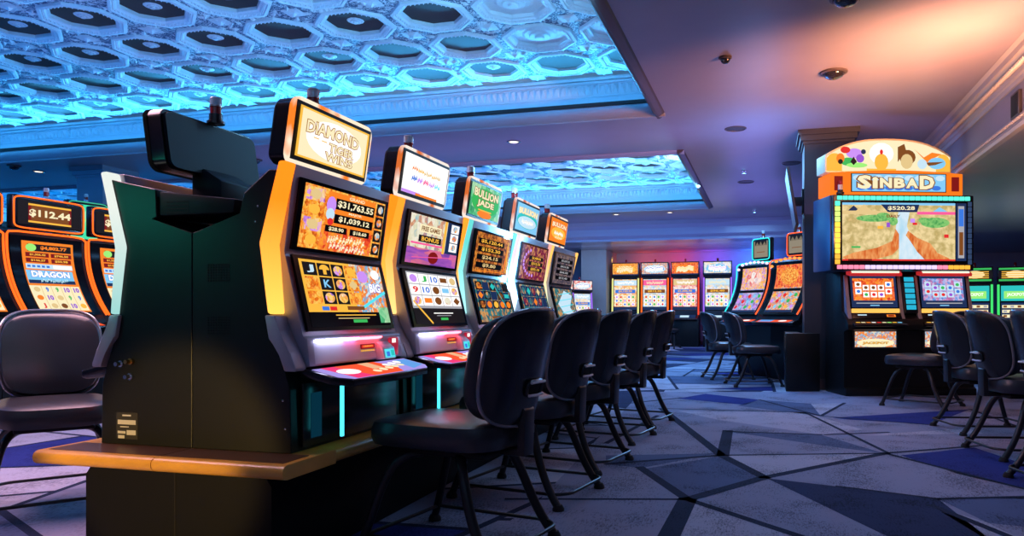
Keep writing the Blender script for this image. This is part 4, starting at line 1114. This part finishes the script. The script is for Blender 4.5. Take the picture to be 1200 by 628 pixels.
for k, (ch, w, hh) in enumerate((('S', .15, .80), ('i', .06, .66), ('N', .13, .60), ('B', .12, .58), ('A', .13, .58), ('D', .16, .80))):
    x = (.13, .245, .36, .505, .64, .80)[k]
    nm.text(ch, x, .50 + (hh - .66) * .2, w, hh, C('cream'), .05, C('brown'))
nm.lay(mb, plane_map((-.60, -.1205, 2.443), (1.14, 0, 0), (0, 0, .204))); mb.build('name_panel', mq)
# arched top picture: plain jewel, dome and wing shapes
mb = MB()
def arch(w0, w1, z0, z1, rise, n=20):
    return [(w0, z0)] + [(w0 + (w1 - w0) * k / n, z1 + rise * (1 - abs(2 * k / n - 1) ** 2.6)) for k in range(n + 1)] + [(w1, z0)]
mb.prism(arch(-.90, .64, 2.672, 2.88, .20), -.07, .20, mat('topper cream plastic', (.7, .55, .3), .4), 'y', .006); ta = mb.build('arched_topper', t)
mb = MB(); pts = arch(-.885, .625, 2.69, 2.865, .195)
pm = plane_map((0, -.0712, 0), (1, 0, 0), (0, 0, 1))
A_ = Art().poly(pts, C('cream')).up()
A_.poly(arch(-.885, -.70, 2.69, 2.84, .06, 6), C('gold')).poly(arch(.45, .625, 2.69, 2.82, .08, 6), C('gold')).up()
for x, z, r1, r2, m in ((-.62, 2.80, .10, .05, 'green'), (-.72, 2.84, .05, .06, 'orange'), (-.55, 2.90, .10, .06, 'violet'), (-.66, 2.94, .06, .04, 'red'), (-.48, 2.84, .05, .05, 'purple'), (-.52, 2.76, .13, .03, 'lime')): A_.disc(x, z, r1, r2, C(m))
A_.disc(-.22, 2.90, .15, .13, C('white')).disc(-.22, 2.80, .085, .10, C('gold')).disc(-.22, 2.92, .02, .03, C('red')).disc(.10, 2.86, .10, .09, C('brown')).disc(.09, 2.81, .075, .09, C('sand')).rect(-.40, 2.69, -.04, 2.72, C('gold'))
A_.poly([(-.02, 2.98), (.06, 3.02), (.08, 2.95), (-.02, 2.80)], C('brown'))
A_.poly([(.18, 2.96), (.30, 2.86), (.40, 2.92), (.52, 2.90), (.40, 2.84), (.34, 2.80), (.30, 2.84)], C('orange')).disc(.46, 2.79, .11, .07, C('sky')).poly([(.32, 2.80), (.55, 2.81), (.44, 2.77), (.36, 2.76)], C('brown')).disc(.28, 2.78, .06, .06, C('pale'))
A_.up().poly([(-.60, 2.80), (-.56, 2.86), (-.52, 2.80), (-.56, 2.76)], C('dark')).disc(-.72, 2.80, .03, .03, C('dark')).disc(-.44, 2.92, .03, .03, C('navy'))
A_.lay(mb, pm); mb.build('topper_picture', ta)
for x in (-.76, .80):
    mb = MB(); mb.lathe([(.045, 0), (.045, .02), (.032, .03), (.032, .05)], BLACKG, (x, -.16 if x < 0 else .05, 2.398), 16); can = mb.build('signal_candle', t)
    mb = MB(); mb.lathe([(.028, .05), (.028, .11)], CLEARLENS, (x, -.16 if x < 0 else .05, 2.398), 16); mb.build('clear_lens', can)
    mb = MB(); mb.lathe([(.029, .11), (.029, .15), (.02, .16)], REDLENS, (x, -.16 if x < 0 else .05, 2.398), 16); mb.build('red_lens', can)
# two player stations
def station(x0, x1, up_art, bar):
    w = x1 - x0
    mb = MB(); mb.prism([(.15, 1.46), (.125, 1.46), (.04, 1.0), (-.01, .93), (.06, .90), (.13, 1.0)], x0 - .045, x0, SILVER, 'x', .006); mb.build('side_trim', t)
    mb = MB(); mb.prism([(.15, 1.46), (.125, 1.46), (.04, 1.0), (-.01, .93), (.06, .90), (.13, 1.0)], x1, x1 + .045, SILVER, 'x', .006); mb.build('side_trim', t)
    mb = MB(); mb.prism([(.15, 1.455), (.118, 1.455), (.048, 1.055), (.09, 1.05)], x0, x1, GLASSB, 'x')
    up_art.lay(mb, plane_map((x0 + .02, .0465, 1.066), (w - .04, 0, 0), (0, .0675, .385))); mb.build('play_screen', t)
    mb = MB(); mb.prism([(.045, 1.052), (.02, 1.05), (.02, 1.005), (.045, 1.0)], x0 + .01, x1 - .01, glow('station bar gold', (1, .52, .10), 1.2), 'x', .004); mb.build('light_bar', t)
    mb = MB(); mb.prism([(.10, 1.0), (.022, 1.0), (-.02, .93), (.05, .90)], x0, x1, BLACKG, 'x', .003)
    c = mb.build('console_plate', t)
    mb = MB(); Art().rect(.12, .55, .30, .75, C('pale')).rect(.70, .30, .88, .72, C('orange')).up().rect(.73, .38, .85, .64, C('darkred')).lay(mb, plane_map((x0, -.0205, .932), (w, 0, 0), (0, .042, .066))); mb.build('credit_display', c)
    mb = MB(); mb.prism([(.05, .91), (-.10, .875), (-.12, .86), (-.12, .84), (.05, .83)], x0 - .02, x1 + .02, BLACKG, 'x', .005); d = mb.build('button_deck', t)
    mb = MB(); a = Art()
    for k in range(9): a.rect(.04 + k * .105, .2, .12 + k * .105, .8, C(('gold', 'cream', 'orange', 'white', 'red', 'cream', 'lime', 'gold', 'sky')[k]))
    a.lay(mb, plane_map((x0, -.10, .8755), (w, 0, 0), (0, .145, .034))); mb.build('deck_buttons', d)
    mb = MB(); mb.box((x0 + .02, .035, .56), (x1 - .02, .062, .80), BLACKG, .004)
    a = Art().rect(0, 0, 1, 1, C('dark')).up().rect(.02, .06, .98, .95, FX['mixed']).up().disc(.5, .30, .44, .24, C('cream'), 20).up().text('JACKPOT', .5, .28, .6, .16, C('gold'), .03, C('brown'))
    a.lay(mb, plane_map((x0 + .04, .0345, .575), (w - .08, 0, 0), (0, 0, .21))); mb.build('belly_glass', t)
    mb = MB(); mb.prism([(-.02, 1.50), (-.06, 1.47), (-.05, 1.44), (.06, 1.46), (.06, 1.50)], x0 - .05, x1 - .02, mat('red plastic', (.45, .02, .03), .3, emit=(.7, .03, .03), es=.6), 'x', .004)
    h = mb.build('hood', t)
    mb = MB(); mb.prism([(-.062, 1.478), (-.066, 1.478), (-.066, 1.496), (-.045, 1.5), (-.03, 1.505)], x0 - .03, x1 - .06, glow('hood light', (.9, .95, .75), 1.1), 'x'); mb.build('hood_light', h)
def cards_art(bg, seed):
    a = Art().rect(0, 0, 1, 1, C('navy')).rect(.05, .22, .95, .92, FX[bg]).up()
    R = random.Random(seed)
    for r in range(2):
        for c in range(5):
            a.rect(.10 + c * .165, .32 + r * .22 + (.1 if c in (0, 4) else 0), .235 + c * .165, .49 + r * .22 + (.1 if c in (0, 4) else 0), C('white' if bg == 'fire' else 'pale'))
    a.up()
    for r in range(2):
        for c in range(5): a.disc(.167 + c * .165, .405 + r * .22 + (.1 if c in (0, 4) else 0), .04, .05, C(R.choice(('red', 'blue', 'purple', 'brown', 'green'))))
    a.rect(.1, .12, .9, .15, C('grey')).rect(.4, .05, .6, .08, C('sky'))
    return a
station(-.545, .065, cards_art('fire', 1), 0); station(.325, .93, cards_art('bluecards', 2), 1)
mb = MB(); mb.prism([(.14, 1.47), (.09, 1.46), (-.0, 1.0), (.10, .95)], .115, .275, BLACKG, 'x', .006); cpod = mb.build('centre_pod', t)
for k in range(6):
    z = 1.04 + k * .068; y = -.002 + (z - 1.0) * .196
    mb = MB(); mb.prism([(y + .02, z), (y - .003, z), (y + .009, z + .055), (y + .03, z + .055)], .135, .255, glow('pod light', (.02, .42, .62), 1.1), 'x', .004); mb.build('pod_light', cpod)

# =================================================================== MACHINES AT THE FAR WALL
def wall_machine(label, loc, rz, group, art_u, art_l, side, H=2.56, W=.44, name='slot_machine', green=False):
    t = thing(name, label, 'slot machine', loc, rz, group)
    k = H / 2.56
    mb = MB(); mb.prism([(-.30, 0), (.30, 0), (.30, .82 * k), (.22, .90 * k), (.16, 2.08 * k), (.20, 2.10 * k), (.20, 2.52 * k), (-.1, 2.52 * k), (-.3, 2.0 * k)], -W + .03, W - .03, BLACK, 'y', .006); mb.build('cabinet', t, angle=25)
    mb = MB(); mb.prism([(.215, 1.08 * k), (.225, 1.08 * k), (.172, 2.05 * k), (.162, 2.05 * k)], -W + .07, W - .07, GLASSB, 'y')
    art_l.lay(mb, plane_map((.2265, -W + .09, 1.10 * k), (0, 2 * W - .18, 0), (-.0505, 0, .925 * k)), .0012); mb.build('main_screen', t)
    mb = MB(); mb.box((.195, -W + .02, 2.12 * k), (.212, W - .02, 2.54 * k), BLACKG, .004)
    art_u.lay(mb, plane_map((.213, -W + .05, 2.15 * k), (0, 2 * W - .1, 0), (0, 0, .36 * k)), .0012); mb.build('topper_screen', t)
    for s in (-1, 1):
        mb = MB(); mb.prism([(.20, .95 * k), (.245, .95 * k), (.190, 2.06 * k), (.15, 2.06 * k)], *((W - .065, W - .02) if s > 0 else (-W + .02, -W + .065)), side, 'y', .006); mb.build('edge_light', t)
    mb = MB(); mb.prism([(.20, .88 * k), (.48, .80 * k), (.48, .83 * k), (.22, .96 * k)], -W + .04, W - .04, BLACKG, 'y', .005); d = mb.build('button_deck', t)
    mb = MB(); Art().rect(0, 0, 1, 1, C('navy')).up().rect(.3, .2, .7, .8, C('pale')).lay(mb, plane_map((.455, -.33, .851 * k), (0, .66, 0), (-.2, 0, .098 * k)), .0012); mb.build('deck_buttons', d)
    mb = MB(); mb.lathe([(.04, 0), (.03, .03)], CHROME, (.05, 0, 2.515 * k), 12); mb.lathe([(.028, .03), (.028, .11), (.02, .12)], REDLENS, (.05, 0, 2.515 * k), 12); mb.build('signal_candle', t)
    return t
def wall_art(base, head, n):
    a = Art().rect(0, 0, 1, 1, FX[base]).up().rect(0, 0, 1, .10, C('navy')).rect(0, .80, 1, .97, C(head)).rect(.06, .55, .94, .66, C('brown' if n % 2 else 'blue')).up()
    for c in range(5):
        for r in range(3): a.rect(.06 + c * .18, .13 + r * .12, .20 + c * .18, .23 + r * .12, C('white' if (c + r + n) % 3 else 'cream'))
    a.up()
    for c in range(5):
        for r in range(3): a.disc(.13 + c * .18, .18 + r * .12, .045, .035, C(('red', 'gold', 'blue', 'green', 'violet')[(c + 2 * r + n) % 5]))
    script(a, .5, .885, .7, .09, C('cream' if n % 2 else 'white'), n); a.text(('$4,120.50', '$812.35', '$1,506.90', '$96.40')[n % 4], .5, .605, .6, .07, C('gold'), .04)
    return a
def wall_top(base, word, n):
    a = Art().rect(0, 0, 1, 1, FX[base]).up().rect(0, 0, 1, .10, C('navy')).disc(.5, .5, .42, .34, C(('gold', 'pale', 'orange', 'sky')[n]), 20).up()
    script(a, .5, .5, .62, .40, C(('cream', 'white', 'cream', 'white')[n]), 50 + n, C(('gold', 'blue', 'yellow', 'violet')[n])); return a
GW = 'machines along the far wall'
SIDE = [glow('side light lemon', (.75, .75, .25), 1.2), glow('side light flame', (1, .14, .01), 1.3), glow('side light scarlet', (.95, .06, .02), 1.2), glow('side light violet', (.35, .15, .9), 1.1)]
for k, (x, base, tb, head, lb) in enumerate(((-4.20, 'sunny', 'gold', 'pale', 'far wall machine with lemon side lights and a golden topper, first of the four'), (-3.30, 'icy', 'mixed', 'pink', 'far wall machine with a mostly pale blue screen, second of the four'),
                                           (-2.39, 'rosy', 'fire', 'sand', 'far wall machine with scarlet side lights and an orange topper, third of the four'), (-1.44, 'icy', 'icy', 'pale', 'far wall machine with violet side lights and an icy topper, fourth of the four'))):
    wall_machine(lb, (x, 22.55 + .26 * 0, FZ), -PI / 2, GW, wall_top(tb, '', k), wall_art(base, head, k), SIDE[k])
for x, y, lb in ((-5.72, 20.6, 'small machine beyond the near row, left of a side-by-side pair'), (-5.30, 21.25, 'small machine beyond the near row, right of a side-by-side pair')):
    wall_machine(lb, (x - .1, y, FZ), math.radians(-35), 'small pair beyond the near row', wall_top('rosy', '', 1), wall_art('icy', 'pale', 2), SIDE[3], H=1.98, W=.40)
GG = glow('side light green', (.05, .7, .15), 1.2)
def green_low():
    a = Art().rect(0, 0, 1, 1, C('navy')).rect(0, .55, 1, 1, C('teal')).up().rect(.1, .62, .9, .84, C('lime')).rect(0, .50, 1, .55, C('black')).up().text('JACKPOT', .5, .73, .6, .12, C('white'), .03)
    for r in range(3): a.rect(.04, .06 + r * .14, .96, .15 + r * .14, C('cream'))
    a.up()
    for r in range(3):
        for c in range(4): a.rect(.08 + c * .24, .075 + r * .14, .2 + c * .24, .135 + r * .14, C('grey' if (r + c) % 2 else 'brown'))
    return a
def green_top():
    a = Art().rect(0, 0, 1, 1, C('dark')).rect(0, .86, 1, 1, C('green')).rect(0, 0, 1, .14, C('green')).up().disc(.5, .5, .3, .3, C('cream'))
    for k in range(4): a.rect(.08, .22 + k * .15, .92, .29 + k * .15, C('gold'))
    return a
for x, y, lb in ((4.32, 17.9, 'green-lit machine half hidden beside the big map-screen machine'), (5.10, 17.9, 'green-lit machine cut off by the right edge of the photo'), ):
    wall_machine(lb, (x, y, FZ), math.radians(-90 - 12), 'green machines at the back right', green_top(), green_low(), GG, H=2.0, W=.36)

# =================================================================== TV, CEILING FITTINGS
t = thing('machine_stand', 'low black cabinet at the foot of the column, left of the big map-screen machine', 'cabinet', (0, 0, FZ))
mb = MB(); mb.prism([(.22, 9.88), (.64, 10.0), (.40, 10.21), (.40, 10.92), (.22, 10.92)], 0, .74, BLACK, 'z', .006); c = mb.build('case', t, angle=25)
mb = MB(); mb.box((.213, 10.0, .08), (.2195, 10.85, .68), BLACKG, .002); mb.build('access_door', t)
t = thing('television', 'flat television seen edge-on, tilted out from the column on a bracket', 'television', (.45, 10.5, 2.5))
mb = MB()
a0 = math.radians(9)
mb.prism([(-.10, -.36), (-.065, -.36), (-.185, .40), (-.22, .40)], -.46, .46, SOFTBLACK, 'y', .006); mb.build('screen_case', t)
mb = MB(); mb.add([(-.1045, -.44, -.34), (-.1045, .44, -.34), (-.218, .44, .38), (-.218, -.44, .38)], [(0, 1, 2, 3)], mat('tv glass', (.03, .05, .08), .35, emit=(.03, .07, .12), es=.5)); mb.build('screen', t)
mb = MB(); mb.box((-.12, -.06, -.05), (.005, .06, .06), SOFTBLACK, .004); mb.box((-.012, -.10, -.16), (.008, .10, .16), SOFTBLACK, .003); mb.build('bracket', t)

LAMP = glow('lamp warm', (1, .86, .68), 2.6)
def downlight(label, x, y, z=Z, power=6, group='recessed downlights'):
    t = thing('downlight', label, 'ceiling light', (x, y, z), 0, group)
    mb = MB(); mb.lathe([(.095, -.001), (.10, -.008), (.085, -.014), (.07, -.006), (.07, -.001)], STEEL, n=24); mb.build('trim_ring', t)
    mb = MB(); mb.lathe([(.066, -.0015), (.05, -.007), (.002, -.009)], LAMP, n=24); mb.build('lamp_lens', t)
    if power:
        l = bpy.data.lights.new('downlight_beam', 'SPOT'); l.energy = power; l.color = (1, .82, .62); l.spot_size = math.radians(100); l.spot_blend = .6; l.shadow_soft_size = .06
        o = bpy.data.objects.new('downlight_beam', l); COL.objects.link(o); o.parent = t; o.location = (0, 0, -.03)
downlight('lit downlight between the two blue ceiling recesses, above the green topper', -3.43, 9.83)
downlight('lit downlight beyond the far ceiling recess, left of two', -3.55, 17.7); downlight('lit downlight beyond the far ceiling recess, right of two', -2.25, 17.7)
downlight('lit downlight at the far left above the curved machines', -11.9, 9.75)
downlight('lit downlight inside a dark octagon of the near ceiling recess', -5.02 + .02, 6.67, 4.075, 4)
def dome(label, x, y, r=.10, z=Z, drop=.06):
    t = thing('camera_dome', label, 'security camera', (x, y, z), 0, 'ceiling camera domes')
    mb = MB(); mb.lathe([(r, -.001), (r, -.016), (r * .82, -.022), (r * .8, -.001)], TRIMD, n=24); mb.build('mount_ring', t)
    mb = MB(); n = 8; mb.lathe([(r * .78 * math.cos(PI / 2 * k / n) + .001, -.016 - drop * math.sin(PI / 2 * k / n)) for k in range(n + 1)], mat('smoked dome', (.015, .013, .013), .06, coat=1.), n=24); mb.build('dome_cover', t)
dome('dark camera dome on the orange-lit ceiling above the big map-screen machine', .63, 7.83, .13)
dome('dark camera dome at the top edge of the photo', .57, 6.0, .12); dome('small dark dome on the ceiling right of the near recess', -.386, 7.11, .06, drop=.05)
dome('camera dome under the ceiling behind the rear-facing black topper', -7.74, 9.9, .12); dome('camera dome at the far left edge under the ceiling', -11.8, 9.25, .10)
def disc(label, x, y, r=.15):
    t = thing('ceiling_speaker', label, 'speaker', (x, y, Z), 0, 'round ceiling speakers')
    mb = MB(); mb.lathe([(r, -.001), (r, -.008), (r * .9, -.012), (r * .88, -.001)], TRIMD, n=28); mb.build('rim', t)
    mb = MB(); mb.lathe([(r * .87, -.002), (r * .5, -.009), (.002, -.010)], mat('speaker mesh', (.05, .05, .06), .7, bump=.4, bscale=300), n=28); mb.build('speaker_cover', t)
disc('round dark ceiling speaker by the near corner of the far recess', -.407, 9.9, .14); disc('round dark ceiling speaker farther along the purple ceiling', -.39, 13.95, .15); disc('round ceiling speaker just left of the column top', .36, 12.4, .15)
def sprinkler(label, x, y):
    t = thing('ceiling_sprinkler', label, 'sprinkler', (x, y, Z), 0, 'ceiling sprinklers')
    mb = MB(); mb.lathe([(.045, -.001), (.04, -.012), (.012, -.016), (.012, -.05)], CHROME, n=16); mb.build('escutcheon', t)
    mb = MB(); mb.lathe([(.03, -.05), (.03, -.054)], CHROME, n=16); mb.build('deflector', t)
sprinkler('small ceiling sprinkler between the two round speakers on the purple ceiling', -.388, 12.86); sprinkler('small sprinkler near the corner of the far recess, nearer the aisle', -.30, 17.9)
t = thing('soffit_speaker', 'small dark square speaker on the face of the lowered ceiling at the right edge', 'speaker', (SX, 7.95, 2.98))
mb = MB(); mb.box((-.03, -.12, -.12), (-.0005, .12, .12), TRIMD, .004); mb.build('case', t); mb = MB(); mb.box((-.034, -.10, -.10), (-.029, .10, .10), VENT, .002); mb.build('speaker_cover', t)
dome('camera dome under the lowered ceiling at the far right', 4.8, 15.9, .12, 2.72)
# =================================================================== LIGHT
def area(name, loc, target, sx, sy, power, col, spread=180):
    l = bpy.data.lights.new(name, 'AREA'); l.shape = 'RECTANGLE'; l.size = sx; l.size_y = sy; l.energy = power; l.color = col; l.spread = math.radians(spread)
    o = bpy.data.objects.new(name, l); COL.objects.link(o); o.location = loc
    d = Vector(target) - Vector(loc); o.rotation_euler = d.to_track_quat('-Z', 'Y').to_euler(); return o
BL = (.0, .31, 1.); BL2 = (.05, .46, 1.)
for n, (x0, x1, y0, y1) in enumerate(COF):
    cx, cy = (x0 + x1) / 2, (y0 + y1) / 2; L = x1 - x0
    area('cove_light_far', (cx, y1 + .12, 3.58), (cx, y1 - 1.1, 4.0), L, .10, 480, BL2)
    area('cove_light_near', (cx, y0 - .12, 3.58), (cx, y0 + 1.1, 4.0), L, .10, 320, BL)
    area('cove_light_right', (x1 + .12, cy, 3.58), (x1 - 1.1, cy, 3.9), .10, y1 - y0, 360, (.20, .60, 1.))
    area('cove_light_left', (x0 - .12, cy, 3.58), (x0 + 1.1, cy, 4.0), .10, y1 - y0, 120, BL)
    area('coffer_fill_' + 'ab'[n], (cx, cy, 2.45), (cx, cy, 4), L * .8, (y1 - y0) * .6, 130, (.0, .28, 1.))  # added unseen fill that brightens the recess from below
area('rear_fill', (-.5, -1.2, 3.3), (-.6, 2.5, 0), 5, 2, 16, (.35, .58, 1.))  # unseen fill added behind the camera
area('aisle_fill', (0.9, 4.8, 3.36), (0.7, 4.8, 0), 1.2, 5, 58, (.36, .54, 1.))  # unseen fill added over the near aisle floor
area('aisle_fill_mid', (-.1, 10.0, 3.36), (-.1, 10.0, 0), 1.0, 2.6, 60, (.20, .52, 1.))  # extra fill added to brighten the middle of the floor
area('aisle_fill_back', (-.5, 14.5, 3.36), (-.5, 14.5, 0), 1.2, 7, 270, (.20, .50, 1.))  # added fill for the far stretch of aisle
area('side_hall_fill', (-4.3, 3.2, 3.3), (-4.3, 3.2, 0), 1.2, 3, 170, (1., .52, .62))  # added pink fill for the carpet on the left
area('right_glow', (2.12, 6.1, 2.2), (1.0, 7.7, 3.4), .5, .9, 78, (1, .38, .18), 80)
area('soffit_glow', (1.75, 5.6, 2.0), (2.3, 7.2, 3.1), .3, .6, 42, (1, .46, .26), 120)
area('left_ceiling_glow', (-3, 10, 2.3), (-3, 10, 3.4), 10, .6, 40, (.40, .22, .75))
area('mid_ceiling_glow', (-.15, 9.6, 2.4), (-.25, 9.8, 3.4), .5, 1.4, 18, (.05, .35, 1.))
area('low_ceiling_glow', (4.6, 12.5, 1.7), (4.4, 13, 2.72), 2, 4, 26, (.38, .42, .62))  # added unseen light that lifts the lowered ceiling's underside
area('housing_glow', (-.5, 9.7, 2.0), (.8, 9.9, 1.95), .5, .8, 14, (.02, .25, 1.))  # added unseen blue light on the side of the sign housing
area('aisle_ceiling_glow', (-.3, 15.5, 2.2), (-.3, 15.5, 3.4), 1., 3., 30, (.30, .26, .95))
for x, c, p in ((-5.0, (.9, .65, .1), 18), (-3.75, (1, .10, .02), 8), (-2.7, (1, .03, .03), 10), (-1.6, (.35, .10, .9), 12), (-.4, (.05, .2, .9), 26)):
    area('wall_wash', (x, 22.85, 2.66), (x, 23.5, 2.6), .6, .15, p, c)
area('far_blue', (-3, 20.4, 2.88), (-3, 22.4, .3), 6, .5, 110, (.25, .4, 1.))
area('bulkhead_glow', (-2.5, 18.3, 2.2), (-2.5, 19.5, 3.1), 6, .3, 30, (.22, .25, .95))
def spot(name, loc, target, power, col, size, blend=.5, r=.05):
    l = bpy.data.lights.new(name, 'SPOT'); l.energy = power; l.color = col; l.spot_size = math.radians(size); l.spot_blend = blend; l.shadow_soft_size = r
    o = bpy.data.objects.new(name, l); COL.objects.link(o); o.location = loc
    o.rotation_euler = (Vector(target) - Vector(loc)).to_track_quat('-Z', 'Y').to_euler(); return o
spot('ledge_fill', (-2.6, -1.2, .75), (-2.32, 2.3, .42), 480, (1, .62, .18), 16.5)  # added unseen warm beam that gilds the ledge front
spot('teal_glow', (-3.7, 1.3, 1.7), (-2.5, 2.5, 1.2), 18, (.02, .8, .55), 34, .9)  # added spot imitating teal edge-light spill on the end panel
spot('ember_glow', (-1.2, 1.4, 1.5), (-1.78, 2.5, 1.3), 12, (1, .14, .03), 24, .9)  # added spot imitating red-orange spill on the end panel
w = bpy.data.worlds.new('room_air'); SC.world = w; w.use_nodes = True
w.node_tree.nodes['Background'].inputs['Color'].default_value = (.1, .14, .3, 1); w.node_tree.nodes['Background'].inputs['Strength'].default_value = .15

# =================================================================== CAMERA
cam = bpy.data.cameras.new('camera'); co = bpy.data.objects.new('camera', cam); COL.objects.link(co)
cam.sensor_width = 36.; cam.lens = F_ / 1200. * 36.
cam.shift_x = (600. - CX_) / 1200.; cam.shift_y = (367. - 314.) / 1200.
co.location = (0, 0, 1.0); co.rotation_euler = (PI / 2, 0, th)
cam.clip_start = .05; cam.clip_end = 100
SC.camera = co
SC.view_settings.view_transform = 'Standard'; SC.view_settings.look = 'None'; SC.view_settings.gamma = 1.; SC.view_settings.exposure = 0.
SC.view_settings.use_curve_mapping = False
SC.cycles.use_denoising = True
SC.cycles.max_bounces = 8; SC.cycles.diffuse_bounces = 4; SC.cycles.glossy_bounces = 4; SC.cycles.transmission_bounces = 4
SC.cycles.sample_clamp_indirect = 4.; SC.cycles.caustics_reflective = False; SC.cycles.caustics_refractive = False
